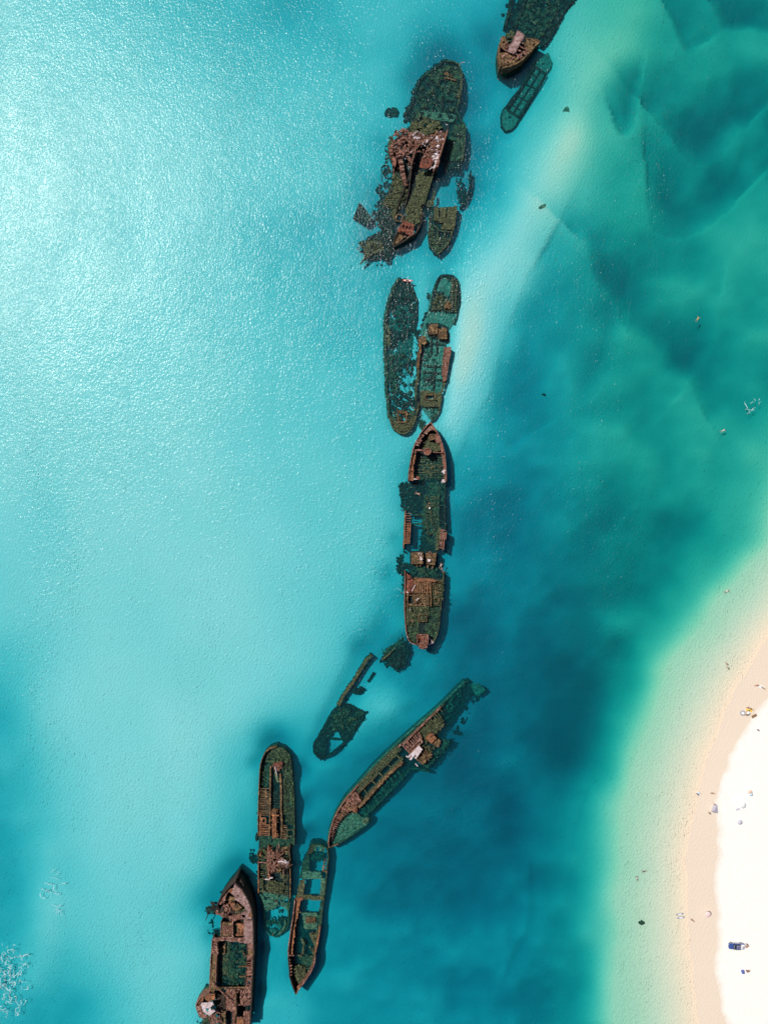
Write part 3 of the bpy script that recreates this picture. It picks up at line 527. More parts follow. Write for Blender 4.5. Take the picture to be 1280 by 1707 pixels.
S.wall('inner_bulkhead', 'hull', 'C 655,60 620,220 600,420 560,600', [3, 2.4, 1, .4], t=.4, jag=.3)
S.mast('davit', 'rust', *pts('B 970,800 965,745'), za=4, zb=5.5, r=.12); S.mast('davit', 'white', *pts('B 965,745 948,745'), za=5.5, zb=5.6, r=.15)

S.skirt('C 970,260 860,330 760,600 700,780 600,930 440,1000', 3, 60, .5)
S = Ship('shipwreck', (665, 350), 'half drowned wreck with green deck pressed against the left side of the largest rusty wreck')
S.plate('sunken_deck', 'reef', 'C 450,290 560,330 590,420 590,500 500,640 450,760 340,760 330,690 290,640 330,560 400,430', -.75, rough=.35, eat=.12, thick=.6, jag=.5)
S.plate('green_deck', 'moss', 'C 450,330 540,250 580,400 580,470 520,600 430,560 400,440 430,400', .0, rough=.3, eat=.22, thick=.6, jag=.4)
S.rubble('encrusted_debris', 'olive', 'C 440,300 580,380 580,480 500,620 440,720 400,560', .05, 110, .7)
S.rubble('encrusted_debris', 'reef', 'C 330,560 430,480 470,760 380,860 260,730', -.7, 130, .8)
S.ladder('deck_rib', 'olive', 'C 415,480 360,520 330,600', 'C 580,420 540,520 490,640', 9, .0, .4)
S.plate('rusty_sill', 'tan', 'C 450,160 520,180 530,250 455,235', 1.1, rough=.3, eat=.2)
S.wall('hull_side', 'rust', 'C 440,130 450,300 440,330', [1.6, .9, .3], t=.4, jag=.35)

S.skirt('B 400,860 370,1000 C 400,250 340,330 330,500 280,640 250,760', 6, 260, .7); S.cyl('sunken_tank', 'reef', 'C 365,245', 8, -1.6, -.7, hollow=.8)
S = Ship('wreck_fragment', (630, 410), 'small pointed drowned bow at the lower left corner of the tangled heap')
S.plate('sunken_plating', 'reef', 'C 110,950 180,920 300,850 440,800 440,1000 400,1080 370,1130 320,1080 200,1110 160,1130 150,1050', -.8, rough=.4, eat=.08, thick=.6, jag=.6)
S.plate('bow_deck', 'olive', 'C 175,940 330,940 340,1040 250,1060 180,1105 160,1050', -.1, ['C 225,975 255,965 250,1020 220,1035', 'C 280,985 325,965 320,1010 265,1030'], rough=.15, eat=.05, thick=.4)
S.beams('bow_frame', 'olive', ['C', (100, 960, 170, 1010), (240, 1040, 270, 960), (170, 1100, 120, 1165), (265, 1020, 330, 975)], .05, .5)
S.rubble('encrusted_debris', 'reef', 'C 330,900 440,830 450,980 380,1120 330,1080 200,900', -.6, 90, .8)

S.skirt('C 100,950 160,1130 330,1150 440,1010', 5, 90, .7)
S = Ship('shipwreck', (740, 370), 'short drowned bow with two raised olive deck blocks, standing right of the tangled heap')
S.wall('starboard_hull_side', 'olive', 'C 1060,600 1050,690 1040,760 1010,880 960,990 870,1075', [.7, .3, 0, -.1], t=.4, jag=.12)
S.wall('port_hull_side', 'moss', 'C 870,1075 790,990 775,880 780,760 790,700', -.2, t=.5, jag=.25)
S.plate('lower_deck', 'reef', 'C 800,620 1055,610 1040,760 1010,880 960,990 870,1070 795,985 780,880 785,700', -1.0, rough=.25, thick=.6)
S.plate('foredeck', 'olive', 'C 835,615 885,615 875,745 830,745', .25, rough=.12, thick=.5)
S.plate('foredeck', 'olive', 'C 900,615 955,615 940,765 885,765', .3, rough=.12, thick=.5, ns=.3)
S.plate('foredeck', 'olive', 'C 970,615 1060,600 1045,690 1030,835 890,820 920,780 950,740', .3, rough=.12, thick=.5)
S.wall('cross_bulkhead', 'moss', 'C 860,830 1020,850 1005,870', -.1, t=.4, jag=.1)
S.beams('deck_beam', 'moss', ['C', (870, 840, 865, 910), (940, 845, 930, 915), (860, 910, 990, 930), (820, 780, 880, 830), (800, 930, 940, 940), (840, 960, 960, 970)], -.2, .5)
S.rubble('encrusted_debris', 'moss', 'C 790,770 860,800 870,900 990,920 940,1000 870,1050 800,970', -.4, 90, .6)
S.wall('thin_outer_plating', 'reef', 'C 1195,250 1190,370 1170,480 1140,570 1090,620', -.9, t=.35, jag=.2)
S.plate('drowned_plates', 'reef', 'C 1040,340 1100,330 1120,420 1170,480 1130,590 1070,600 1060,480', -1.4, rough=.3, eat=.25, jag=.6)
S.plate('side_stub', 'olive', 'C 820,450 845,455 840,530 830,600 770,610 765,560 820,530', -.1, rough=.2, eat=.1)
S.plate('drowned_plates', 'reef', 'C 735,600 830,620 800,700 730,660', -.9, rough=.3, eat=.25)
S.skirt('C 1190,250 1180,480 1100,640 1050,780 960,1000 870,1080 780,900 780,650', 4, 130, .6)
# ================================================================== pair of long hulls, left one
S = Ship('shipwreck', (670, 595), 'long dark drowned hull, left of the pair, with square coaming on its round stern')
S.wall('port_hull_side', 'moss', 'D 330,180 290,240 260,300 230,380 200,480 175,600 165,700 165,860 170,1000 E 165,100 175,200 180,320 180,500 200,620 205,720 220,830', [-.5, -.6, -.3, -.5, -.6, -.35], t=.9, jag=.25)
S.wall('starboard_hull_side', 'reef', 'D 330,180 395,170 450,200 500,330 540,430 535,540 530,650 510,740 540,860 600,960 E 560,60 560,200 550,350 545,480 545,600 545,680 520,800', [-.5, -.6, -.7, -.5, -.2, .5], t=.7, jag=.25)
S.wall('stern_hull_side', 'olive', 'E 220,820 240,900 270,960 330,1000 380,1005 430,980 470,930 500,850 525,760 545,640', [.1, .35, .3, .6], t=.5, jag=.1)
S.plate('lower_deck', 'pale_reef', 'D 335,190 445,205 535,440 520,650 505,740 540,900 E 550,60 550,350 530,760 490,860 430,970 330,990 235,850 205,700 185,500 170,120 D 170,720 205,480', -1.7, rough=.3, thick=.5, eat=.04, jag=.3, ns=.1)
S.plate('foredeck', 'reef', 'D 335,190 445,205 490,330 525,420 250,400 270,300', -.75, rough=.2, eat=.05)
S.plate('sunken_deck', 'reef', 'D 230,420 520,440 520,640 500,740 400,900 220,1000 230,760 350,780 380,700 320,560 230,560', -1.0, rough=.35, eat=.30, jag=.7, ns=.09)
S.plate('sunken_deck', 'reef', 'E 230,60 540,40 540,300 420,340 300,420 250,300', -.95, rough=.3, eat=.40, jag=.6, ns=.09)
S.plate('side_deck', 'olive', 'D 165,720 205,720 215,900 210,975 175,975', -.15, rough=.12, eat=.1)
S.plate('port_growth', 'moss', 'E 170,60 240,60 300,400 310,530 230,520 180,330', -.7, rough=.3, eat=.15, jag=.6)
S.plate('sunken_deck', 'reef', 'E 190,560 340,540 430,560 520,600 520,700 430,740 300,760 200,740', -.8, rough=.3, eat=.28, jag=.6)
S.plate('stern_deck', 'olive', 'E 235,840 300,880 430,880 520,760 500,850 470,925 430,972 380,995 330,992 270,955', .1, rough=.15)
S.plate('stern_deck', 'moss', 'E 240,770 520,740 520,830 430,890 300,890 225,830', -.25, ['E 325,785 410,785 410,880 325,880'], rough=.15, eat=.1)
S.frame('hatch_coaming', 'tan', 'E 312,770 410,770 410,880 312,880', .45, .4, .5)
S.beams('deck_beam', 'tan', ['E', (290, 748, 420, 756), (400, 760, 405, 870), (465, 700, 525, 740)], .3, .35)
S.rubble('encrusted_debris', 'moss', 'D 250,300 500,330 520,600 400,760 240,700', -1.1, 60, .6, zv=.3)
S.rubble('encrusted_debris', 'moss', 'E 260,80 540,60 530,600 420,700 220,600', -1.0, 90, .7, zv=.3)
S.rubble('stern_growth', 'olive', 'E 260,760 500,800 450,960 300,970', .1, 70, .45)
S.skirt('D 330,170 200,480 160,800 E 170,300 190,600 220,850', 3, 170, .6)
# ---- right one of the pair
S = Ship('shipwreck', (733, 580), 'open hull with rusty side gangways and two square boiler tops, right of the pair')
S.wall('upper_hull_side', 'reef', 'D 690,540 700,420 720,330 750,220 780,160 820,125 890,120 960,130 1010,170 1035,220 1045,320 1050,440 1030,560 1010,650 985,720', [-.5, -.4, -.5, -.5, -.4, -.5], t=.7, jag=.2)
S.plate('upper_deck', 'reef', 'D 840,140 960,140 1020,220 1030,440 1000,570 860,560 800,550 680,560 700,430 740,330 850,330 960,330 950,230 880,180', -.7, ['D 850,310 920,310 915,380 850,400'], rough=.25, eat=.15, jag=.3)
S.plate('upper_hold_floor', 'silt', 'D 700,340 760,200 840,130 960,140 1030,220 1040,440 1000,650 930,760 640,900 570,830 650,600', -.98, rough=.10)
S.plate('sunken_floor', 'reef', 'D 700,560 1000,560 990,700 930,760 900,940 640,900 560,840 590,700 650,600', -1.2, rough=.3, eat=.38, jag=.6)
S.ladder('deck_rib', 'olive', 'D 935,180 930,570', 'D 1005,190 1000,580', 17, -.3, .25)
S.beams('deck_stringer', 'olive', ['D', (950, 180, 940, 570), (1000, 200, 985, 570), (920, 325, 1010, 325), (780, 340, 720, 540), (830, 400, 810, 540)], -.25, .35)
S.rubble('encrusted_debris', 'olive', 'D 720,400 840,380 930,450 930,560 700,550', -.35, 80, .5)
S.block('deck_box', 'olive', 'D 865,450 930,450 930,540 865,525', -.8, .15); S.rubble('boiler_growth', 'tan', 'D 865,450 930,450 930,540 865,525', .25, 24, .4)
S.plate('boiler_top', 'tan', 'D 672,720 775,712 780,830 670,830', .75, thick=1.8, rough=.12, label='left of two square olive-brown boiler tops')
S.plate('boiler_top', 'tan', 'D 790,765 880,755 885,885 795,890', .75, thick=1.8, rough=.12)
S.plate('boiler_bed', 'dark', 'D 640,700 790,700 900,745 920,900 900,940 780,920 660,860', -.9, rough=.15, thick=.5)
S.wall('port_gangway', 'tan', 'D 585,860 583,940 585,1010 580,1060 E 575,60 565,150 555,250', [1.1, 1.0, .8, .3], t=.9, jag=.15)
S.plate('gangway_platform', 'tan', 'D 587,855 638,858 650,930 620,960 588,950', 1.1, ['D 598,975 612,975 612,990 598,990'], rough=.12)
S.wall('port_hull_side', 'olive', 'E 560,230 555,350 535,450 530,560 545,640 565,720', [.2, 0, -.1, .1], t=.7, jag=.15)
S.wall('starboard_gangway', 'rust_pale', 'D 868,985 858,1060 E 850,130 845,250 838,330', [1.9, 1.7, 1.3, .8], t=.3, jag=.1)
S.plate('gangway_deck', 'rust', 'D 870,985 935,985 930,1060 E 915,130 905,210 893,300 880,390 840,400 845,250 855,130', 1.35, rough=.2, thick=.5, slope=(0, -.012), eat=.04)
S.wall('starboard_hull_side', 'rust', 'D 937,985 932,1065 E 918,130 910,200 895,300 880,395', [2.1, 1.8, 1.2, .6], t=.3, jag=.12)
S.plate('gangway_deck', 'olive', 'E 838,390 880,390 855,480 832,540 820,520', .4, rough=.15)
S.plate('lower_hold_floor', 'silt', 'D 600,880 870,900 870,1067 E 850,130 840,380 820,520 800,740 700,860 580,700 570,500 570,300 590,60', -.92, rough=.10)
S.plate('hold_debris', 'reef', 'E 600,360 720,370 720,510 580,500', -.9, rough=.3, eat=.3)
S.beams('hold_beam', 'reef', ['E', (640, 212, 850, 215), (620, 370, 840, 375), (745, 200, 720, 500), (640, 350, 740, 340), (600, 280, 850, 300)], -.3, .35)
S.beams('hold_beam', 'reef', ['D', (650, 930, 860, 950), (700, 860, 690, 1060), (760, 900, 770, 1060)], -.3, .35)
S.plate('stern_deck', 'olive', 'E 578,505 700,512 825,512 822,600 805,690 790,700 575,690 572,600', .25, ['E 635,560 745,560 745,612 635,612'], rough=.13, eat=.03)
S.frame('hatch_coaming', 'tan', 'E 633,558 747,558 747,614 633,614', .5, .25, .3)
S.plate('sunken_stern', 'moss', 'E 575,690 800,690 780,800 740,840 700,830 700,700 640,700', -.6, rough=.2, eat=.3)
S.wall('starboard_hull_side', 'olive', 'E 828,540 815,660 805,740 780,800 750,850 700,880', [.6, .3, -.2, -.5], t=.4, jag=.1)
S.rubble('encrusted_debris', 'moss', 'E 560,860 640,880 600,960 570,940', -.8, 30, .6)
S.rubble('hold_debris', 'moss', 'D 640,700 E 640,0 840,100 820,500 600,480', -.9, 60, .6)
S.skirt('D 690,340 660,560 560,800 E 560,500 580,850', 4, 130, .7)
# ================================================================== the long centre wreck with the tall bow
S = Ship('shipwreck', (710, 890), 'long centre wreck with pointed pink-rust bow, two boilers amidships and flat ruined stern')
bow_l = 'F 635,115 590,155 560,190 510,250 460,340 430,400 400,480 380,580 360,700 345,800 338,905'
bow_r = 'F 635,115 690,190 735,270 775,360 805,450 830,560 840,680 845,800 847,915'
S.wall('port_bow_side', 'rust_pale', bow_l, [5.2, 4.8, 4.2, 3.6, 3.2, 2.9], t=.3, jag=.08); S.wall('starboard_bow_side', 'rust', [(x-1.2, y) for x, y in pts(bow_r)], [5.2, 4.8, 4.2, 3.6, 3.2, 2.9], t=-.3, jag=.08)
S.plate('fore_peak_deck', 'rust', 'F 635,125 690,200 720,260 695,250 690,215 640,215 600,240 590,275 545,265 520,255 570,190', 4.1, rough=.08, thick=.25)
S.plate('starboard_bulwark_deck', 'rust', 'F 700,250 735,280 772,370 800,460 805,530 780,520 760,460 745,400 700,380 690,330', 3.5, rough=.15, eat=.05)
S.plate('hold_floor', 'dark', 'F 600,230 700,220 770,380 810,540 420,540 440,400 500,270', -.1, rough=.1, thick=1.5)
S.plate('foredeck', 'olive', 'F 600,330 690,340 745,400 760,500 700,505 620,490 560,500 520,480 540,390', 1.5, rough=.25, thick=.4)
S.plate('winch_platform', 'olive', 'F 610,270 690,275 690,350 620,370 595,330', 2.4, rough=.12); S.cyl('winch', 'tan', 'F 645,313', 5.2, 2.4, 3.4, hollow=.55)
S.cyl('winch_hub', 'rust', 'F 645,313', 2.0, 2.4, 3.3)
S.ladder('bulwark_bracket', 'rust_pale', 'F 520,265 460,350 430,430', 'F 545,285 505,370 470,440', 5, 3.9, .7, .2, miss=0)
S.plate('port_ledge', 'rust_pale', 'F 520,265 540,290 510,330 490,345 500,370 470,415 440,410 470,340', 3.5, rough=.12, eat=.12)
S.beam('cross_beam', 'rust_pale', *pts('F 415,490 545,492'), z0=3.4, wd=.5); S.cyl('ventilator', 'rust_pale', 'F 587,508', 6.2, 0, 4.2, hollow=.6); S.cyl('ventilator_cap', 'rust_red', 'F 587,508', 4.2, 2, 3.9)
S.wall('fore_bulkhead', 'rust', 'F 610,500 700,515 800,520', 1.6, t=.3, jag=.15)
S.plate('port_gangway', 'orange', 'F 390,545 432,545 420,620 405,700 402,800 398,910 345,905 350,800 362,700 378,600', 2.6, ['F 388,640 405,640 403,652 388,652', 'F 370,760 385,760 385,790 370,790'], rough=.1, thick=.3)
S.plate('port_ledge', 'rust_pale', 'F 395,480 440,480 440,520 425,530 390,525', 3.0, rough=.1)
S.plate('starboard_gangway', 'rust', 'F 775,520 805,530 838,680 843,900 815,910 800,780 795,650', 2.6, rough=.14, eat=.06)
S.plate('gangway_end', 'rust_red', 'F 435,850 482,855 478,895 430,890', 2.2); S.beam('gangway_rail', 'white', *pts('F 400,880 450,888'), z0=2.9, wd=.3)
S.rubble('bulwark_fittings', 'white', 'F 790,770 840,760 840,800 795,800', 3.0, 9, .4); S.rubble('bulwark_fittings', 'white', 'F 785,900 815,900 815,925 785,925', 2.9, 6, .45)
S.plate('fore_hold_floor', 'moss', 'F 410,545 800,545 825,900 400,905', -1.3, rough=.25, thick=.6)
S.ladder('hold_frame', 'tan', 'F 430,570 430,880', 'F 790,570 800,880', 9, -.45, .25, .2, miss=.2); S.ladder('hold_stringer', 'moss', 'F 470,600 760,600', 'F 480,880 770,880', 6, -.5, .25, .2, miss=.1)
S.rubble('hold_debris', 'rust', 'F 500,640 760,640 780,800 560,860', -.5, 40, .45); S.rubble('hold_debris', 'olive', 'F 450,600 780,600 790,890 430,880', -.8, 120, .5)
S.wall('starboard_hull_side', 'reef', 'F 843,905 835,1050 832,1250 830,1400 835,1560', [-.1, -.3, -.2, .3], t=.4, jag=.1)
S.plate('midship_floor', 'reef', 'F 400,930 830,915 830,1250 820,1707 G 750,60 720,240 480,240 480,60 F 520,1560 540,1400 400,1380 310,1300 290,1150 330,1000', -1.1, rough=.3, eat=.12, jag=.5, ns=.1, thick=.5)
S.plate('sunken_deck', 'moss', 'F 600,920 830,920 830,1200 740,1200 730,1100 600,1120', -.65, rough=.2, eat=.18)
S.plate('sunken_deck', 'moss', 'F 540,1100 740,1120 735,1707 G 720,230 700,230 560,60 F 560,1600 510,1460', -.5, ['F 565,1180 625,1180 625,1300 600,1400 570,1330'], rough=.25, eat=.16, jag=.3)
S.plate('sunken_wing', 'reef', 'F 210,950 340,920 420,960 440,1050 400,1200 400,1330 310,1300 190,1290 200,1240 280,1210 250,1130 200,1120', -.95, rough=.35, eat=.2, jag=.7)
S.ladder('starboard_frame', 'reef', 'F 740,1230 745,1530', 'F 828,1230 830,1540', 9, -.5, .35)
S.beams('deck_beam', 'moss', ['F', (400, 1370, 560, 1360), (400, 1500, 560, 1480), (560, 1200, 560, 1500), (740, 950, 735, 1700), (600, 1150, 740, 1150)], -.5, .6)
S.rubble('encrusted_debris', 'olive', 'F 530,1150 740,1100 740,1700 540,1600', -.4, 110, .5)
# port ladder walkway
S.wall('walkway_girder', 'orange', 'F 297,1310 290,1450 282,1600 280,1707 G 275,100 270,195', 1.5, t=.35, jag=.1); S.wall('walkway_girder', 'orange', 'F 365,1470 358,1580 355,1700 G 350,135', 1.45, t=.3, jag=.08)
S.ladder('walkway_rung', 'orange', 'F 300,1330 285,1600 G 275,135', 'F 368,1330 360,1600 G 350,135', 16, 1.5, .25, .25, miss=.1)
S.beam('walkway_stringer', 'orange', *pts('F 325,1480 G 320,130'), z0=1.55, wd=.35)
# starboard walkway
S.wall('starboard_walkway', 'rust', 'F 848,1600 840,1707 G 825,60 808,220', 1.6, t=.3, jag=.15); S.plate('walkway_deck', 'olive', 'F 730,1540 770,1545 770,1707 G 745,120 735,225 700,225 710,100 F 720,1640', .3, rough=.15)
S.ladder('walkway_rung', 'rust', 'F 770,1560 G 755,60 745,190', 'F 835,1570 G 825,60 805,210', 14, 1.4, .35, .25, miss=.1); S.beam('walkway_stringer', 'rust', *pts('F 800,1560 G 780,190'), z0=1.4, wd=.3)
# boilers
S.plate('boiler_casing', 'tan', 'G 370,255 530,248 535,405 375,412', 1.9, thick=2.6, rough=.14, cell=1.4, label='left boiler casing'); S.plate('boiler_casing', 'tan', 'G 565,262 712,262 690,425 580,412', 1.9, thick=2.6, rough=.14, cell=1.4, label='right boiler casing')
S.cyl('boiler_valve', 'white', 'G 505,342', 2.3, 1.9, 2.7); S.cyl('boiler_valve', 'white', 'G 610,360', 2.6, 1.9, 2.9); S.cyl('boiler_pipe', 'rust', 'G 622,262', 3, 1.7, 2.5, hollow=.6)
S.rubble('boiler_fittings', 'white', 'G 475,260 510,260 500,330 480,330', 2.1, 9, .3); S.plate('boiler_bed', 'dark', 'G 350,230 730,235 720,440 350,430', -.7, rough=.15)
S.beams('boiler_pipe', 'tan', ['G', (445, 410, 445, 445), (487, 408, 487, 440), (590, 420, 590, 455), (672, 425, 640, 470)], .8, .5)
S.plate('sunken_engine_bed', 'reef', 'G 300,380 360,430 720,440 800,500 720,600 400,590 300,500', -1.0, rough=.3, eat=.2); S.cyl('sunken_ring', 'moss', 'G 403,510', 4.5, -1.5, -.7, hollow=.6); S.rubble('encrusted_debris', 'moss', 'G 440,440 720,450 720,590 440,580', -.6, 60, .6)
S.plate('sunken_wing', 'reef', 'G 135,490 230,400 300,380 300,560 250,570', -1.1, rough=.35, eat=.2, jag=.6)
# stern
S.wall('port_stern_side', 'rust', 'G 292,500 290,700 285,900 285,1050 292,1180 310,1350 335,1430 380,1480 445,1500', [2.6, 2.2, 1.6, .9, .8, .8], t=.3, jag=.06)
S.wall('starboard_stern_side', 'olive', 'G 812,530 810,650 800,760 780,900 770,1050 755,1200 740,1300 715,1390 680,1460 590,1490', [.9, .7, .2, -.05, -.05, .1, .3], t=.35, jag=.08)
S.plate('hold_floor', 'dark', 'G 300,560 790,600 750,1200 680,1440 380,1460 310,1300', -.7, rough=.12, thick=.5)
S.plate('stern_deck', 'rust_red', 'G 298,530 345,560 380,600 400,640 410,760 380,800 300,800', 1.6, rough=.15, eat=.13, thick=.3, label='red rusted corner of the deck')
S.plate('stern_deck', 'tan', 'G 300,800 400,790 540,740 640,700 640,970 500,980 400,970 300,990', 1.0, ['G 328,838 388,838 390,955 325,955', 'G 525,800 552,800 552,828 525,828'], rough=.2, eat=.13)
S.plate('stern_deck', 'olive', 'G 640,620 810,620 800,760 780,900 770,980 640,990', .6, ['G 685,855 735,855 735,935 685,935', 'G 730,640 762,640 762,670 730,670', 'G 640,740 665,740 660,870 640,870'], rough=.2, eat=.17)
S.plate('stern_deck', 'olive', 'G 292,985 500,975 600,985 600,1190 480,1180 400,1180 300,1240', .4, ['G 400,1105 425,1105 425,1160 400,1160', 'G 495,1030 545,1030 545,1070 495,1070'], rough=.2, eat=.15)
S.plate('stern_deck', 'moss', 'G 600,985 775,985 755,1200 715,1385 680,1445 600,1470 560,1380 545,1200 590,1190', -.15, ['G 612,1110 655,1110 655,1170 612,1170'], rough=.14, eat=.09)
S.plate('stern_deck', 'moss', 'G 296,1240 400,1180 480,1190 480,1340 440,1370 440,1480 385,1470 340,1420 315,1340', .05, rough=.18, eat=.12)
for q in ('G 680,850 740,850 740,938 680,938', 'G 470,1090 580,1090 580,1188 470,1188', 'G 322,832 392,832 394,960 320,960'): S.frame('hatch_coaming', 'tan', q, 1.0, .25, .3)
S.ladder('deck_beam', 'tan', 'G 400,590 400,800', 'G 640,610 640,800', 9, 1.7, .35, .25, miss=.05); S.ladder('deck_girder', 'orange', 'G 410,590 640,600', 'G 400,800 640,800', 7, 1.8, .35, .25, miss=.1)
S.beam('yellow_beam', 'orange', *pts('G 530,630 700,635'), z0=2.2, wd=.8); S.beam('yellow_beam', 'orange', *pts('G 470,632 530,632'), z0=2.2, wd=.8)
S.ladder('deck_beam', 'rust_red', 'G 345,580 350,800', 'G 400,600 400,800', 7, 1.9, .3); S.beams('fallen_rail', 'white', ['G', (425, 690, 378, 780), (440, 900, 470, 870), (300, 780, 330, 800)], 2.3, .25)
S.beams('deck_wall', 'tan', ['G', (638, 740, 635, 980), (600, 830, 600, 970), (560, 700, 640, 700), (540, 740, 540, 800), (400, 640, 700, 650)], 1.5, .35, .8)
S.rubble('deck_machinery', 'tan', 'G 400,600 760,620 760,800 420,960', 1.2, 120, .42, bars=.6); S.rubble('deck_debris', 'olive', 'G 300,980 620,980 600,1180 330,1240', .6, 110, .4, bars=.5); S.rubble('deck_debris', 'olive', 'G 640,640 800,640 770,980 650,980', .9, 110, .42, bars=.4)
S.rubble('deck_debris', 'moss', 'G 600,1000 760,1000 740,1300 620,1350', .0, 60, .35)
S.cyl('capstan', 'olive', 'G 520,1100', 3.2, .4, 1.2, hollow=.6)
S.block('poop_pit', 'dark', 'G 482,1195 545,1195 545,1368 482,1368', -.9, -.5)
S.plate('stern_house', 'rust_red', 'G 448,1370 592,1370 592,1490 575,1555 480,1558 455,1490', 2.6, ['G 468,1412 488,1412 488,1490 468,1490'], thick=2.4, rough=.3, eat=.04, cell=1.3); S.frame('stern_house_rail', 'rust_pale', 'G 446,1368 594,1368 594,1490 448,1490', 3.0, .3)
S.rubble('stern_house_fittings', 'rust', 'G 490,1390 585,1390 570,1550 490,1550', 2.9, 34, .4, bars=.4); S.beams('stern_rail', 'white', ['G', (600, 1400, 670, 1470), (670, 1470, 600, 1510), (640, 1430, 640, 1490)], .9, .2)
S.skirt('F 340,910 230,1000 250,1250 300,1330', 4, 70, .7); S.skirt('G 270,200 200,450 280,560 270,800', 4, 90, .7); S.skirt('F 850,900 835,1300 850,1600 G 830,300 800,560', 3, 90, .6)
# ================================================================== broken barge
S = Ship('shipwreck', (566, 1190), 'broken drowned barge left of the diagonal wreck, one thin straight side left standing')
S.wall('long_thin_side', 'olive', 'H 750,228 690,290 620,400 560,500 500,590 440,670 380,790', [-.3, -.15, 0, .05, 0, -.1], t=1.1, jag=.15)
S.wall('hull_side', 'reef', 'H 380,790 300,880 250,980 200,1070 150,1150 110,1220 100,1300 150,1350 190,1385', -.9, t=.8, jag=.15); S.wall('hull_side', 'reef', 'H 640,840 655,920 500,1150 430,1220 370,1280 280,1350 190,1385', [-.9, -1, -1.1, -1.2, -1.2], t=.6, jag=.15)
S.plate('stern_deck', 'reef', 'H 380,790 470,760 540,800 640,840 655,920 540,1060 500,1150 470,1160 400,1150 370,1080 310,1060 240,1140 210,1330 190,1380 105,1300 110,1220 200,1070 300,880', -.95, rough=.25, thick=.6, jag=.2, eat=.04)
S.beams('hold_beam', 'reef', ['H', (250, 1150, 450, 1160), (380, 1080, 430, 1200), (480, 1050, 510, 1130)], -1.2, .7); S.rubble('encrusted_debris', 'moss', 'H 380,820 640,860 540,1060 300,1050 300,900', -.7, 120, .6, zv=.25)
S.wall('sunken_keel', 'reef', 'H 780,420 740,480 705,525', -1.7, t=.8, jag=.2); S.rubble('encrusted_debris', 'reef', 'H 530,590 650,590 620,630 540,660', -1.2, 40, .7)
S.skirt('H 750,230 560,480 380,790 200,1070 110,1250 190,1390', 3, 130, .6); S.skirt('H 640,840 650,920 500,1150 380,1270', 3, 60, .6)
S = Ship('wreck_fragment', (658, 1095), 'dark drowned fragment between the centre wreck stern and the thin side of the broken barge')
S.plate('sunken_plating', 'reef', 'H 850,250 1000,130 1120,60 1160,180 1110,320 1010,395 900,300', -1.1, rough=.35, thick=.6, jag=.5, eat=.1)
S.wall('broken_edge', 'olive', 'H 850,258 900,220 1000,120', [.2, 0, -.5], t=.6, jag=.2); S.rubble('encrusted_debris', 'reef', 'H 870,250 1100,100 1100,320 1000,370', -.9, 90, .8); S.rubble('encrusted_debris', 'moss', 'H 850,200 1000,80 1090,10 1110,60 950,200', -1.0, 60, .7)
S.skirt('H 860,260 1010,390 1130,320 1200,150', 4, 90, .8)
# ================================================================== diagonal wreck
S = Ship('shipwreck', (670, 1275), 'long diagonal wreck running from lower left to upper right with a white roof slab amidships')
S.wall('bow_side', 'rust', 'J 125,1232 118,1180 130,1080 150,1000 185,890 230,800 280,720 330,650 400,570 480,480', [1.6, 1.6, 1.4, 1.1, .7], t=.35, jag=.06)
S.wall('port_hull_side', 'olive', 'J 480,480 560,390 650,290 700,240 760,180 850,90 940,20 I 160,950 220,900', [.3, .0, -.1, .0, .1], t=.4, jag=.12)
S.wall('port_hull_foot', 'pale_reef', 'J 105,1180 118,1050 200,820 310,640 470,460 640,270 750,160 I 130,930 400,680 660,460 950,180', [-.8, -.9, -.7, -.8, -.9], t=.5, jag=.15)
S.plate('port_deck', 'olive', 'J 400,570 480,480 650,290 760,180 900,50 960,40 990,70 940,120 830,230 740,310 650,420 560,500 470,590 430,600', -.05, rough=.16, eat=.1)
S.ladder('deck_rib', 'olive', 'J 470,500 650,300 900,60', 'J 520,545 700,345 950,105', 24, .15, .4, .25)
S.plate('bow_deck', 'dark', 'J 125,1220 150,1010 230,810 330,660 450,560 500,600 520,670 460,740 400,760 340,830 230,960 190,1100 150,1190', .35, rough=.2, thick=.5, eat=.03)
S.rubble('bow_machinery', 'rust', 'J 340,680 440,560 510,660 430,770 350,810 230,940 180,1010 200,920', .8, 110, .42, bars=.6); S.rubble('bow_growth', 'tan', 'J 230,880 340,740 440,720 400,780 300,870 230,940', .7, 60, .4)
S.ladder('bow_frame', 'rust_pale', 'J 150,1100 180,960 260,800 400,610', 'J 180,1110 230,980 320,830 470,680', 17, .9, .28)
S.plate('winch_deck', 'rust', 'J 430,610 470,600 510,670 500,690 440,660', 1.3, rough=.25, eat=.1); S.rubble('winch', 'orange', 'J 420,740 470,750 450,800 420,800', 1.0, 14, .5)
S.plate('drowned_foredeck', 'pale_reef', 'J 150,1200 190,1120 230,970 340,840 450,810 520,870 600,870 600,940 500,1000 380,1090 260,1160 200,1190', -.55, rough=.22, eat=.05, thick=.5, jag=.2)
S.wall('starboard_bow_side', 'moss', 'J 130,1230 260,1165 380,1095 500,1010 600,930 620,870', [.5, -.4, -.7, -.9], t=.4, jag=.12); S.beam('bow_rail', 'tan', *pts('J 140,1225 240,1185'), z0=.6, wd=.3)
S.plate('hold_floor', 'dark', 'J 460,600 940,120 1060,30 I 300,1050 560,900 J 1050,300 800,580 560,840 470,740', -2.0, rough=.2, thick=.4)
S.wall('centre_girder', 'tan', 'J 470,745 560,650 700,490 800,380 900,280 1000,200', [.9, .8, .6, .4], t=.9, jag=.1); S.plate('centre_side_deck', 'olive', 'J 540,640 600,560 760,390 1000,130 1010,190 900,270 700,480 560,650', -.1, rough=.14, eat=.05)
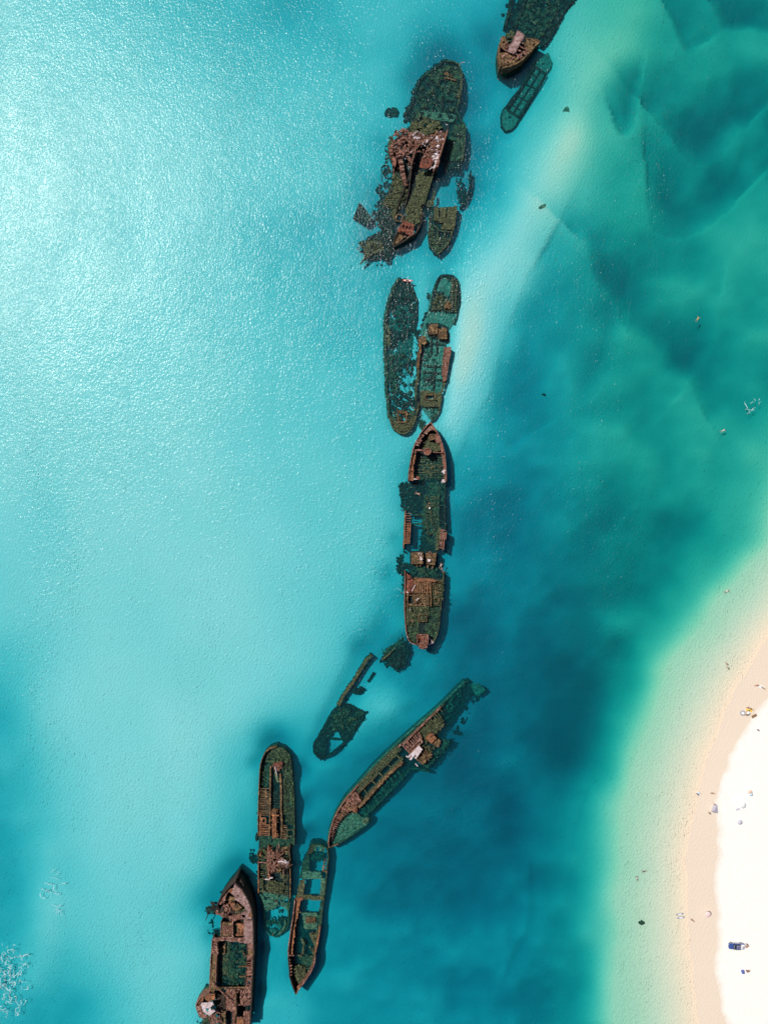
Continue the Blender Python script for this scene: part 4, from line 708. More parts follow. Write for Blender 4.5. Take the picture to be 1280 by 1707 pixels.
S.beams('hold_crossbeam', 'olive', ['J', (480, 590, 520, 640), (545, 540, 590, 590), (640, 440, 680, 470), (720, 340, 790, 395), (820, 235, 870, 280), (930, 130, 980, 180)], 0, .45, .5); S.wall('inner_coaming', 'tan', 'J 460,600 560,505 650,420', .5, t=.2, jag=.1); S.wall('inner_coaming', 'olive', 'J 650,420 740,315 830,230 940,120', .1, t=.2, jag=.1)
S.wall('starboard_hull_side', 'moss', 'J 540,860 600,800 700,700 820,580 950,450 1080,290 I 400,1210 540,1250', [-.7, -.8, -1.0, -1.2], t=.7, jag=.2)
S.plate('starboard_side_deck', 'moss', 'J 530,830 700,660 860,500 1050,280 1085,290 950,460 820,590 600,810 560,870', -1.1, rough=.2, eat=.25, jag=.3); S.beams('hold_crossbeam', 'moss', ['J', (540, 680, 620, 780), (640, 590, 720, 690), (740, 490, 810, 580), (850, 390, 900, 470), (930, 310, 1000, 390), (720, 500, 790, 540)], -.9, .8)
S.rubble('hold_debris', 'moss', 'J 480,740 560,860 700,680 900,400 1040,280 1000,240 700,520', -1.3, 70, .6)
S.beams('sunken_rail', 'pale_reef', ['J', (530, 920, 590, 870), (540, 950, 600, 890)], -.3, .5)
# bridge section
S.wall('walkway_edge', 'rust_pale', 'I 220,940 300,850 400,750 480,670 560,590 670,482', [2.2, 1.8, 1.4, 1.0, .8], t=.4, jag=.06)
S.plate('hold_floor', 'dark', 'I 220,940 670,480 740,520 700,640 640,900 480,1200 360,1110', -1.0, rough=.2)
S.ladder('walkway_rib', 'rust_pale', 'I 240,950 420,770', 'I 300,1000 460,850', 9, 1.7, .35, .3, miss=0); S.ladder('walkway_rib', 'olive', 'I 480,690 670,500', 'I 530,740 720,560', 10, .7, .35, .3, miss=.1)
S.beams('bridge_frame', 'rust_pale', ['I', (220, 940, 320, 1045), (270, 895, 330, 960), (250, 985, 300, 950), (320, 1040, 380, 960), (300, 1000, 440, 860), (430, 860, 455, 895), (455, 895, 400, 950), (165, 960, 200, 930)], 2.2, .5)
S.plate('bridge_deck', 'orange', 'I 290,990 380,960 400,945 440,960 320,1050', 1.8, rough=.15, eat=.1); S.plate('bridge_deck', 'rust_pale', 'I 380,870 430,850 455,890 410,950 350,960', 2.0, ['I 395,880 430,870 435,895 405,905'], rough=.2, eat=.2)
S.plate('roof_slab', 'white', 'I 410,945 458,990 410,1060 375,1105 358,1092 385,1060 372,1050 318,1120 300,1105 330,1070 318,1062 300,1092 283,1078 340,1018', 3.6, rough=.05, thick=.3, cell=1.1)
S.plate('after_deck', 'tan', 'I 460,1000 500,1020 540,1060 470,1130 460,1160 380,1095 420,1060', 1.2, rough=.3, eat=.2); S.rubble('bridge_wreckage', 'tan', 'I 400,1060 500,1000 560,1050 480,1160 400,1120', 1.5, 60, .45, bars=.6); S.beams('fallen_bar', 'white', ['I', (370, 1158, 400, 1190), (262, 1068, 285, 1085), (455, 1120, 440, 1160)], .6, .35)
S.plate('midship_deck', 'olive', 'I 420,770 480,700 580,640 680,600 730,680 640,800 560,790 490,860 500,920 420,860', .1, ['I 520,660 545,690 530,700 505,680'], rough=.25, eat=.15, jag=.3)
S.plate('engine_hatch', 'orange', 'I 560,795 625,860 560,925 495,855', 1.8, thick=1.6, rough=.08, cell=1.2); S.beam('hatch_bar', 'orange', *pts('I 515,870 585,805'), z0=2.1, wd=.3); S.plate('engine_growth', 'tan', 'I 625,860 680,900 640,970 570,930', .7, rough=.3, eat=.1, thick=1); S.rubble('midship_debris', 'olive', 'I 440,760 560,660 680,620 640,780 500,860 600,960 560,1060 460,960', .2, 120, .5, bars=.4)
S.plate('starboard_side_deck', 'moss', 'I 700,860 790,900 740,980 640,1080 500,1230 470,1180 560,1060 680,960', -.7, rough=.25, eat=.15, jag=.3)
S.plate('drowned_afterdeck', 'moss', 'I 640,580 700,520 740,470 800,340 900,240 960,200 900,400 760,640 720,700', -1.3, rough=.3, eat=.3, jag=.4); S.wall('drowned_port_side', 'moss', 'I 670,480 730,400 820,310 900,230 1000,165', [0, -1, -1.3, -1.6], t=.5, jag=.1)
S.plate('drowned_poop', 'pale_reef', 'I 1030,240 1060,200 1130,210 1205,280 1170,330 1110,355 1060,320', -1.5, rough=.25, eat=.08, jag=.3); S.plate('drowned_hold', 'reef', 'I 740,460 1000,180 1050,220 1060,330 980,400 900,560 760,760 700,700', -2.5, rough=.4, eat=.1)
S.skirt('I 1000,170 1200,280 1080,360 960,600 790,900 640,1100 500,1240 J 1080,300 820,590 600,870 350,1120', 4, 300, .8, lift=1.2)
# ================================================================== long upright ship, left
S = Ship('shipwreck', (460, 1400), 'long wreck with round top end, bays of bare ribs and a fallen rusty crane')
S.wall('port_hull_side', 'tan', 'K 620,158 500,190 440,240 390,320 350,450 340,560 330,700 320,1000 310,1400 312,1640', [1.2, 1.5, 1.6, 1.3, 1.4, 1.5], t=.3, jag=.05)
S.wall('starboard_hull_side', 'moss', 'K 620,155 740,180 840,290 870,500 895,780 910,1000 915,1400 915,1690 L 862,170', [.8, .1, -.1, .1, .5, .6], t=.4, jag=.1)
S.plate('stern_deck', 'moss', 'K 500,195 620,165 740,190 830,300 860,480 870,700 720,640 700,480 550,480 520,420 430,400 450,260', .0, rough=.18, eat=.12, jag=.1)
S.plate('lower_deck', 'reef', 'K 400,330 860,400 900,1000 905,1690 700,1690 520,1640 320,1640 330,900 355,460', -.9, rough=.2, thick=.5)
S.plate('port_bay_floor', 'moss', 'K 360,460 520,440 520,820 345,820', -.4, rough=.14, eat=.1); S.ladder('port_rib', 'moss', 'K 350,560 340,820', 'K 420,560 430,820', 9, .2, .3)
S.ladder('port_rib', 'tan', 'K 335,830 330,1310', 'K 515,830 510,1310', 17, .9, .22, .3, miss=.03); S.ladder('port_rib', 'orange', 'K 325,1440 315,1640', 'K 510,1440 505,1640', 7, 1.1, .24, .3, miss=0)
S.frame('hatch_coaming', 'orange', 'K 368,1342 432,1342 432,1428 368,1428', 1.2, .45); S.beam('port_stringer', 'orange', *pts('K 345,1250 340,1640'), z0=1.2, wd=.4)
S.beam('port_stringer', 'tan', *pts('K 440,860 440,1000'), z0=1.0, wd=.4); S.wall('inner_port_coaming', 'tan', 'K 525,470 520,800 518,1100 512,1350 500,1640', [.6, .9, 1.2, 1.2], t=.5, jag=.08)
S.wall('inner_starboard_coaming', 'tan', 'K 690,600 705,900 700,1200 715,1400 705,1690', [.3, .3, .8, 1.0], t=.6, jag=.1)
S.plate('starboard_deck', 'moss', 'K 720,640 870,700 895,1000 905,1400 800,1420 740,1200 735,900', -.15, rough=.18, eat=.1); S.ladder('starboard_rib', 'olive', 'K 725,940 735,1280', 'K 775,940 785,1280', 11, .3, .2)
S.ladder('starboard_rib', 'tan', 'K 725,1420 715,1700', 'K 790,1420 800,1700', 9, .8, .22); S.frame('starboard_frame', 'olive', 'K 790,1540 905,1540 905,1640 795,1650', .7, .35); S.beam('starboard_stringer', 'olive', *pts('K 745,680 750,930'), z0=.4, wd=.3)
S.ladder('hold_rib', 'reef', 'K 560,900 545,1200', 'K 690,900 690,1200', 7, -.1, .4); S.rubble('stern_growth', 'moss', 'K 430,260 740,190 850,350 860,640 560,420', .1, 110, .45); S.rubble('starboard_growth', 'moss', 'K 740,640 880,700 900,1500 760,1400', -.05, 150, .42)
S.plate('windlass', 'rust_red', 'K 560,420 710,400 715,470 640,490 560,475', 1.3, rough=.2, eat=.05); S.mast('fallen_spar', 'white', *pts('K 590,490 620,620'), za=1.6, zb=.5, r=.22); S.rubble('windlass_parts', 'rust', 'K 560,470 720,460 700,560 580,540', .9, 24, .4)
S.plate('centre_growth', 'reef', 'K 545,620 690,650 695,1180 550,1200', -.45, rough=.2, eat=.22); S.boiler('sunken_spar', 'pale_reef', pts('K 600,560')[0], pts('K 640,740')[0], .5, -.4)
S.rubble('crane_base', 'orange', 'K 545,1210 605,1210 605,1660 560,1660', 1.2, 90, .55, bars=.5); S.cyl('crane_wheel', 'tan', 'K 572,1240', 3.6, .2, 1.8, hollow=.6); S.beams('crane_base_bar', 'orange', ['K', (545, 1290, 660, 1300), (560, 1220, 555, 1660), (600, 1240, 600, 1650)], 1.5, .35)
S.plate('gap_floor', 'moss', 'K 320,1600 905,1640 L 860,170 790,240 300,480 300,60', -.35, rough=.2, eat=.04)
S.plate('port_gap_growth', 'moss', 'K 330,1650 510,1650 L 470,180 430,200 340,130 290,60', -.4, rough=.25, eat=.25, jag=.4); S.wall('port_gap_edge', 'reef', 'L 285,30 275,70 290,110', -.3, t=.8)
# gun tub / turret ring
S.cyl('round_platform', 'olive', 'L 355,330', 8.8, -.6, 1.3, n=22, hollow=.82); S.cyl('round_platform_floor', 'moss', 'L 355,330', 7.6, -.4, .2, n=20); S.cyl('round_platform_post', 'orange', 'L 320,342', 2.1, .2, 2.6, cone=.8)
S.rubble('round_platform_growth', 'olive', 'L 290,290 400,270 430,360 340,400', .3, 18, .4)
S.ladder('port_rib', 'olive', 'L 330,470 325,660', 'L 435,480 440,680', 7, .9, .25); S.wall('port_hull_side', 'orange', 'L 298,440 300,700 300,940', [1.3, 1.2, .3], t=.3, jag=.06); S.beam('cross_beam', 'rust_pale', *pts('L 300,447 480,455'), z0=1.6, wd=.4)
S.ladder('port_rib', 'olive', 'L 305,690 305,880', 'L 370,700 370,880', 8, .5, .35); S.plate('lower_deck', 'dark', 'L 300,440 790,170 785,1000 700,970 460,900 300,930', -.5, rough=.15, thick=.5)
S.plate('port_deck', 'olive', 'L 380,450 460,450 470,600 440,690 380,760 370,900 450,920 460,940 310,930 310,900 360,890 375,720 420,690', .5, rough=.15, eat=.12)
S.wall('inner_port_coaming', 'rust', 'L 460,200 450,350 455,470 465,660', 1.6, t=.5, jag=.2); S.wall('starboard_hull_side', 'tan', 'L 785,170 770,260 785,400 785,560 790,700 788,850 785,1020', [1.0, 1.1, 1.2, 1.0], t=-.3, jag=.08)
S.ladder('starboard_rib', 'tan', 'L 625,210 640,290', 'L 765,200 765,290', 4, 1.0, .35, miss=0); S.ladder('starboard_rib', 'olive', 'L 715,290 715,420', 'L 770,290 775,420', 6, 1.0, .3); S.ladder('starboard_rib', 'olive', 'L 710,640 700,980', 'L 770,640 770,980', 12, .9, .22, miss=.05)
S.plate('starboard_deck', 'olive', 'L 640,560 690,560 700,640 690,970 640,960 620,800 690,760 680,700 630,700', .6, ['L 650,590 680,590 680,640 650,640'], rough=.15, eat=.1)
S.plate('foredeck', 'olive', 'L 460,740 520,720 600,760 660,780 690,960 560,940 460,930 400,840', .55, rough=.22, eat=.05, jag=.2); S.rubble('foredeck_growth', 'olive', 'L 400,740 660,780 680,950 470,930', .7, 80, .45)
# crane wreckage
S.rubble('fallen_crane', 'rust', 'L 450,300 620,260 650,420 560,560 500,600 450,540', 2.0, 120, .6, bars=.75, zv=.8); S.plate('crane_cab', 'guano', 'L 620,390 690,370 720,440 780,430 790,500 740,550 660,540 600,500', 2.4, rough=.35, eat=.08, jag=.3, label='torn purple-brown crane cab')
S.plate('crane_plate', 'tan', 'L 560,540 640,500 660,560 600,620 540,610', 1.4, rough=.3, eat=.1)
for q in ((455, 330, 520, 560), (480, 320, 500, 540), (515, 350, 545, 520), (600, 260, 590, 390), (615, 150, 620, 230), (590, 200, 610, 330), (480, 600, 545, 560)): S.mast('crane_strut', 'rust_pale', *pts('L %d,%d %d,%d' % q), za=2.6, zb=2.2, r=.2)
S.mast('crane_boom', 'rust_pale', *pts('L 690,560 690,640'), za=2.4, zb=2.0, r=.25); S.mast('crane_boom', 'rust', *pts('L 780,520 835,480'), za=1.9, zb=2, r=.12); S.cyl('crane_drum', 'rust', 'L 660,300', 3.4, .8, 2.0, hollow=.75); S.cyl('crane_drum', 'dark', 'L 735,605', 3.4, .6, 1.2, hollow=.8)
S.block('bollard_base', 'rust_red', 'L 440,660 480,650 480,740 440,750', .3, 1.9); S.beams('bollard_bar', 'white', ['L', (400, 715, 470, 722), (465, 700, 520, 690)], 2.1, .35); S.rubble('crane_debris', 'rust_red', 'L 460,200 500,180 480,560 450,560', 1.5, 40, .5, bars=.6)
# drowned lower end
S.plate('drowned_foredeck', 'pale_reef', 'L 300,940 460,930 700,980 780,1010 780,1250 700,1180 600,1120 520,1200 420,1230 380,1150 330,1010', -.45, rough=.2, eat=.2, jag=.5); S.wall('drowned_starboard_side', 'moss', 'L 785,1020 780,1200 775,1400 760,1480 720,1540 600,1630', [-.3, -.5, -.7], t=.5, jag=.12); S.wall('drowned_inner_side', 'pale_reef', 'L 720,1360 730,1440 690,1530 620,1600', -.35, t=.5, jag=.08)
S.wall('drowned_port_side', 'pale_reef', 'L 300,940 330,1020 380,1150 395,1300 400,1500 470,1590 600,1630', [-.4, -.8, -1.1], t=.4, jag=.1); S.ladder('drowned_rib', 'moss', 'L 620,1540 700,1420', 'L 660,1580 745,1460', 5, -.5, .3); S.plate('drowned_pit', 'reef', 'L 610,1300 680,1330 670,1400 640,1430 605,1400', -.7, rough=.2); S.rubble('drowned_debris', 'moss', 'L 430,1370 600,1370 600,1420 430,1420', -.8, 24, .5); S.mast('bow_post', 'rust_red', *pts('L 520,1600 528,1575'), za=-.2, zb=1, r=.2); S.beam('fallen_bar', 'tan', *pts('L 555,1050 600,1080'), z0=.2, wd=.4)
S.plate('drowned_floor', 'pale_reef', 'L 400,1200 770,1200 760,1460 700,1550 600,1620 470,1580 405,1500', -1.0, rough=.15, eat=.42, ns=.1)
S.skirt('K 330,900 310,1640 L 280,100 200,400 290,500 300,940 390,1250 410,1500 600,1640', 2.5, 130, .5); S.rubble('bottom_growth', 'reef', 'L 170,230 250,380 290,440 200,460 150,400', -1.3, 20, .5)
# ================================================================== right-hand lower wreck
S = Ship('shipwreck', (515, 1530), 'open wreck with drowned cross decks and sharp bow pointing down, below the diagonal wreck')
S.wall('starboard_hull_side', 'moss', 'M 720,215 800,205 870,210 960,260 1010,290 1028,450 1010,600 1000,740 970,1000 940,1250 890,1629 N 850,300', [-.3, -.2, .1, .4, 0, -.1, .1, .6], t=.4, jag=.08)
S.wall('starboard_bow_side', 'orange', 'N 852,280 830,420 800,600 770,740 760,790', [1.1, 1.4, 1.6], t=.5, jag=.1); S.wall('starboard_bow_side', 'rust_pale', 'N 757,790 742,950 720,1040 690,1110 640,1200 600,1260 540,1350 500,1400 440,1480 390,1570', [2.2, 2.5, 3.0, 3.4], t=.35, jag=.15)
S.wall('port_hull_side', 'rust_pale', 'M 375,1300 355,1450 340,1629 N 325,150 310,220 270,500 240,750 245,850', [1.7, 2.2, 2.6, 2.8], t=.3, jag=.05); S.wall('port_bow_side', 'hull', 'N 242,850 245,950 262,1100 270,1240 300,1340 330,1430 360,1500 390,1570', [2.7, 2.8, 3.1, 3.4], t=.3, jag=.15)
S.plate('hold_floor', 'reef', 'N 400,30 520,330 560,340 700,340 730,700 720,850 690,1000 600,1230 480,1380 400,1500 340,1420 280,1230 260,950 280,700 330,300', -1.3, rough=.25, thick=.6)
S.plate('port_gangway', 'moss', 'M 620,400 660,440 650,560 640,720 620,760 540,880 500,860 475,850 500,720 530,560', -.5, rough=.12, eat=.05); S.plate('cross_deck', 'pale_reef', 'M 530,715 860,740 890,830 860,880 780,880 540,865 500,830', -.45, rough=.13, eat=.03)
S.plate('stern_deck', 'pale_reef', 'M 740,225 870,215 950,262 945,370 900,340 850,330 840,260 780,260 780,330 725,330', -.5, rough=.12, eat=.05); S.plate('drowned_stern', 'moss', 'M 660,440 740,350 940,380 900,500 850,540 700,530', -1.2, rough=.25, eat=.3); S.ladder('stern_rib', 'olive', 'M 720,180 600,400', 'M 760,220 700,380', 6, -.2, .25)
S.wall('port_stern_side', 'moss', 'M 720,215 660,260 620,400 540,540 500,720 470,870', [-.4, -.6, -.4], t=.3, jag=.12)
S.ladder('starboard_rib', 'olive', 'M 945,460 910,720', 'M 1015,460 1000,730', 6, .1, .3, miss=0); S.beam('starboard_inner_rail', 'tan', *pts('M 940,500 905,715'), z0=.4, wd=.3); S.beam('starboard_rail_end', 'tan', *pts('M 905,715 1000,735'), z0=.4, wd=.4)
S.plate('port_gangway', 'olive', 'M 470,910 570,890 560,1000 545,1100 520,1200 510,1240 400,1240 430,1060', .25, rough=.1, thick=.5); S.plate('cross_deck', 'olive', 'M 520,1190 700,1200 860,1200 940,1230 930,1290 880,1290 700,1280 520,1270', .15, rough=.1, thick=.5); S.plate('starboard_gangway', 'pale_reef', 'M 880,860 975,880 960,1060 945,1200 850,1185 870,1000', -.25, rough=.12)
S.plate('starboard_gangway', 'moss', 'M 870,1290 940,1240 895,1629 N 860,100 850,300 790,330 800,200 780,60 M 830,1560', -.3, rough=.15, eat=.04); S.plate('port_gangway', 'orange', 'M 395,1240 520,1240 530,1270 470,1310 460,1390 440,1480 430,1629 N 410,60 410,120 385,180 370,280 365,400 345,520 328,640 320,800 290,830 248,820 245,740 275,500 318,200 M 350,1560', 1.1, rough=.12, thick=.4, slope=(0, .008), eat=.03)
S.wall('port_well_side', 'dark', 'M 465,1320 440,1480 430,1629 N 405,140 370,300 340,550 320,800', .7, t=.3, jag=.1); S.beam('port_stay', 'tan', *pts('M 420,1520 490,1520'), z0=.9, wd=.3)
S.plate('midship_deck', 'pale_reef', 'N 490,20 770,20 780,200 780,320 540,320 520,280 520,150', -.35, rough=.1, thick=.5); S.rubble('skylight', 'tan', 'N 575,110 740,110 740,195 575,195', .1, 60, .38, bars=.5); S.frame('skylight_frame', 'tan', 'N 572,105 742,105 742,198 572,198', .1, .3)
S.plate('starboard_gangway', 'olive', 'N 790,320 850,300 820,480 770,740 735,700 700,560 650,430 690,380 740,420', .45, rough=.15, thick=.4, slope=(0, .006), eat=.05); S.beams('fallen_girder', 'olive', ['N', (480, 500, 540, 580), (545, 590, 490, 800), (640, 400, 700, 560), (520, 600, 520, 800), (410, 820, 500, 840), (650, 830, 740, 860), (700, 700, 740, 820), (640, 650, 720, 820)], .2, .4)
S.plate('fallen_plate', 'pale_reef', 'N 470,500 545,580 520,640 500,600', -.1); S.beam('bow_crossbeam', 'rust_pale', *pts('N 248,826 340,826'), z0=2.7, wd=.3); S.ladder('bow_bracket', 'rust_pale', 'N 250,880 260,1050 275,1240', 'N 275,895 310,1030 300,1230', 6, 2.5, .35, miss=.1); S.plate('bow_bracket_plate', 'rust_pale', 'N 255,1010 315,1030 280,1050', 2.6)
S.plate('bow_growth', 'moss', 'N 430,860 560,800 740,880 690,1100 600,1230 560,1180 500,1000', -.35, rough=.2, eat=.05); S.plate('bow_floor', 'olive', 'N 340,1060 430,1000 540,1040 570,1190 500,1330 430,1380 360,1200', .4, rough=.3, eat=.04); S.rubble('bow_debris', 'olive', 'N 350,1050 560,1050 500,1330 380,1300', .6, 60, .45, bars=.5)
S.plate('stem_deck', 'orange', 'N 415,1400 520,1350 440,1470 405,1510', 2.2); S.ladder('bow_rib', 'rust', 'N 740,880 650,1190 520,1370', 'N 700,870 610,1170 480,1350', 14, 1.8, .22)
S.skirt('M 720,215 560,500 470,850', 4, 60, .6, 'moss')
# ================================================================== bottom-left wreck
S = Ship('shipwreck', (388, 1590), 'tall brown bottom-left wreck with grey-pink foredeck, flooded hold and collapsed bridge')
S.wall('starboard_hull_side', 'hull', [(x-.5, y) for x, y in pts('O 740,205 850,310 930,440 980,560 1010,700 1022,900 1027,1280 Q 1020,200 1012,450 1000,700 985,950 972,1253')], [6, 5.6, 5.0, 4.6, 4.4, 4.2, 4, 3.8], t=-.4, jag=.06, flare=.05)
S.wall('stem', 'hull', 'O 800,110 770,150 735,205', [5.2, 6.2], t=.5, jag=.05); S.wall('port_bow_side', 'hull', 'O 790,115 735,195 620,320 530,440 490,540 460,640', [5.8, 5.6, 5.0, 4.2], t=.35, jag=.12)
S.plate('stem_plating', 'hull', 'O 795,112 850,170 900,290 950,400 985,540 930,440 850,310 740,208', 3.8, rough=.1, thick=3.4)
S.plate('foredeck', 'plate_grey', 'O 735,215 850,310 930,440 980,560 1000,640 920,640 900,570 820,500 740,450 740,400 700,360 720,290', 4.6, ['O 783,390 802,390 802,408 783,408'], rough=.1, thick=.3); S.plate('foredeck', 'orange', 'O 640,290 715,280 720,330 700,360 640,340 630,320', 4.4, rough=.12)
S.plate('port_bulwark_deck', 'rust_pale', 'O 620,325 650,340 600,420 590,510 510,525 530,445', 4.3, rough=.15); S.plate('hold_floor', 'dark', 'O 500,540 600,400 740,390 920,600 1000,640 1000,1100 540,1020 700,780 520,690 450,650', .2, rough=.15, thick=1.5)
S.plate('well_deck', 'tan', 'O 620,440 680,400 740,420 740,470 620,470', 2.6, rough=.15); S.plate('tilted_hatch_plate', 'orange', 'O 680,475 760,520 830,560 840,600 780,640 720,610 640,520', 3.2, rough=.15, slope=(.02, -.02)); S.plate('tilted_hatch_plate', 'tan', 'O 740,540 790,520 850,570 820,640 760,620', 3.4, rough=.15); S.plate('well_deck', 'olive', 'O 760,620 910,600 915,640 750,665', 2.8, rough=.1)
S.plate('port_deckhouse', 'rust_pale', 'O 570,540 640,520 690,630 640,670 600,660', 3.8, ['O 615,550 625,550 665,640 650,645'], rough=.2, eat=.04); S.plate('port_broken_plate', 'hull', 'O 500,545 565,550 600,660 560,690 520,670', 2.6, rough=.3, eat=.06); S.rubble('torn_edge', 'rust', 'O 460,600 520,640 700,720 680,740 560,710 470,670', 2.4, 46, .45, bars=.5)
S.ladder('hatch_bar', 'rust_pale', 'O 650,500 780,640', 'O 690,470 850,600', 6, 3.9, .2); S.plate('bridge_front_deck', 'rust_pale', 'O 685,700 840,670 855,740 830,760 720,780 690,740', 3.9, rough=.1); S.plate('bridge_front_deck', 'plate_grey', 'O 845,650 1000,640 1008,750 900,760 850,750', 4.1, ['O 845,680 908,680 908,730 845,730'], rough=.08); S.plate('cabin_roof', 'orange', 'O 958,660 1000,660 1000,720 960,715', 4.6)
S.plate('starboard_deck', 'plate_grey', 'O 892,765 1018,765 1024,900 1026,1120 950,1115 885,1115', 4.0, rough=.07, thick=.3); S.plate('starboard_skylight', 'plate_grey', 'O 925,775 1012,775 1015,985 925,980', 4.6, rough=.04, thick=.5, label='raised pale skylight box'); S.plate('starboard_deck', 'rust_pale', 'O 945,1110 1026,1110 1026,1230 945,1225', 3.8, rough=.1)
# two square hatches
S.plate('hatch_cover', 'tan', 'O 545,810 715,805 712,1000 548,1000', 3.0, thick=.6, rough=.08, label='ribbed brown hatch cover on the left'); S.ladder('hatch_rib', 'rust', 'O 560,850 700,850', 'O 560,990 700,990', 9, 3.2, .2, .15, miss=0); S.plate('hatch_cover', 'orange', 'O 760,820 885,820 885,1010 760,1005 790,960 800,880', 3.0, ['O 815,880 830,880 825,970 812,970', 'O 850,930 868,930 868,990 850,990'], thick=.5, rough=.12); S.plate('hatch_floor', 'olive', 'O 735,830 800,810 790,960 740,1000', 1.9, rough=.2)
S.wall('hatch_divider', 'rust_pale', 'O 722,770 720,900 722,1010', 3.6, t=.4, jag=.05); S.wall('port_edge', 'rust_pale', 'O 543,800 540,900 543,1010', 3.3, t=.3, jag=.08); S.plate('cross_deck', 'rust_pale', 'O 545,1020 700,1020 720,990 740,1030 885,1040 885,1110 780,1105 630,1090 500,1080 500,1040', 3.5, ['O 600,1035 606,1035 606,1080 600,1080'], rough=.12, eat=.05); S.plate('port_corner_deck', 'rust_pale', 'O 415,1060 440,1040 500,1035 500,1080 480,1100 490,1280 400,1280', 3.1, ['O 420,1130 455,1130 455,1150 420,1150', 'O 418,1080 436,1080 436,1110 418,1110', 'O 410,1215 450,1215 450,1240 410,1240'], rough=.15, eat=.06)
S.wall('port_hull_side', 'rust', 'O 410,1060 397,1280 Q 390,200 375,500 368,790', [3.2, 2.9, 2.4, 2.2], t=.3, jag=.06); S.plate('port_gangway', 'tan', 'Q 400,0 490,0 480,150 465,350 460,600 460,700 420,790 370,780 375,600 390,200', 2.2, ['Q 412,40 440,40 440,60 412,60', 'Q 425,495 447,495 447,515 425,515', 'Q 415,90 432,90 432,105 415,105'], rough=.12, eat=.04, thick=.4); S.wall('inner_port_coaming', 'rust', 'O 495,1085 Q 490,30 478,200 465,400 460,660', 2.6, t=.3, jag=.1)
# flooded hold
S.plate('flooded_hold_floor', 'reef', 'Q 490,-40 940,0 930,700 470,700', -1.6, rough=.2, thick=.5); S.plate('hold_wreckage', 'olive', 'Q 520,60 640,0 680,30 660,130 640,320 650,500 560,510 540,350 520,180', -.2, rough=.3, eat=.05, jag=.3); S.plate('hold_wreckage', 'moss', 'Q 660,150 740,140 740,400 760,560 720,640 660,640 660,400', -.4, rough=.3, eat=.12, jag=.3); S.plate('hold_wreckage', 'reef', 'Q 700,60 900,50 930,300 920,660 780,670 760,400', -.7, rough=.35, eat=.2, jag=.3)
S.rubble('hold_debris', 'moss', 'Q 500,40 920,40 910,670 490,670', -.5, 200, .6); S.beams('hold_beam', 'tan', ['Q', (580, 60, 570, 190), (600, 30, 590, 180), (550, 70, 510, 180), (890, 215, 1000, 215), (860, 130, 900, 215), (800, 370, 920, 375), (820, 525, 920, 525)], .5, .4)
S.wall('starboard_coaming', 'hull', 'Q 940,-10 935,250 925,480 905,690', 3, t=.25, jag=.1)
S.plate('starboard_gangway', 'rust_pale', 'Q 945,0 1020,0 1020,130 945,130', 3.7, rough=.1); S.plate('starboard_gangway', 'tan', 'Q 945,130 1020,130 1018,200 945,205', 3.4, rough=.1); S.plate('starboard_gangway', 'rust_pale', 'Q 930,210 1018,205 1012,450 1000,700 985,950 900,980 840,950 850,850 900,800 905,690 930,600 925,480', 3.5, ['Q 940,270 995,270 995,395 940,395', 'Q 940,510 990,510 990,570 940,570', 'Q 935,600 980,600 970,690 930,680', 'Q 910,790 940,790 930,870 905,860'], rough=.15, eat=.06); S.ladder('gangway_rung', 'rust', 'Q 935,260 915,700', 'Q 1005,260 985,700', 13, 3.6, .25)
S.plate('lower_cross_deck', 'tan', 'Q 470,690 900,690 900,730 600,720 480,740', 2.4, rough=.12); S.plate('lower_deck', 'rust_pale', 'Q 610,720 900,730 850,960 890,960 880,1060 985,1070 972,1300 700,1300 705,1060 620,1050 620,900 650,850 600,800', 3.2, ['Q 780,965 885,965 885,1150 780,1160', 'Q 775,760 840,750 835,930 790,960 765,900', 'Q 690,790 740,790 740,860 690,860', 'Q 620,1060 700,1060 695,1253 615,1253'], rough=.25, eat=.1, thick=.4); S.plate('lower_hold_floor', 'dark', 'Q 440,780 900,750 960,1000 960,1300 500,1300', -.3, rough=.2, thick=1)
S.rubble('deck_wreckage', 'rust', 'Q 620,740 770,740 760,960 640,960', 3.5, 70, .5, bars=.7); S.rubble('deck_wreckage', 'rust_pale', 'Q 780,760 960,720 960,960 860,960', 3.6, 40, .35, bars=.6); S.wall('deck_bulkhead', 'tan', 'Q 770,750 768,900 775,1060 740,1253', 3.9, t=.2, jag=.15); S.plate('engine_top', 'orange', 'Q 790,1165 870,1165 890,1253 760,1290', 3.6, rough=.15); S.plate('port_lower_deck', 'tan', 'Q 545,1060 605,1060 600,1300 545,1300', 2.2, rough=.12)
S.mast('fallen_mast', 'rust_pale', *pts('Q 400,620 700,910'), za=3.2, zb=4.8, r=.28); S.mast('fallen_spar', 'tan', *pts('Q 530,740 560,690'), za=3, zb=3.2, r=.2); S.mast('fallen_spar', 'tan', *pts('Q 400,1080 520,1200'), za=3.6, zb=3.2, r=.25); S.mast('fallen_spar', 'rust', *pts('Q 560,740 640,880'), za=3, zb=3.5, r=.2)
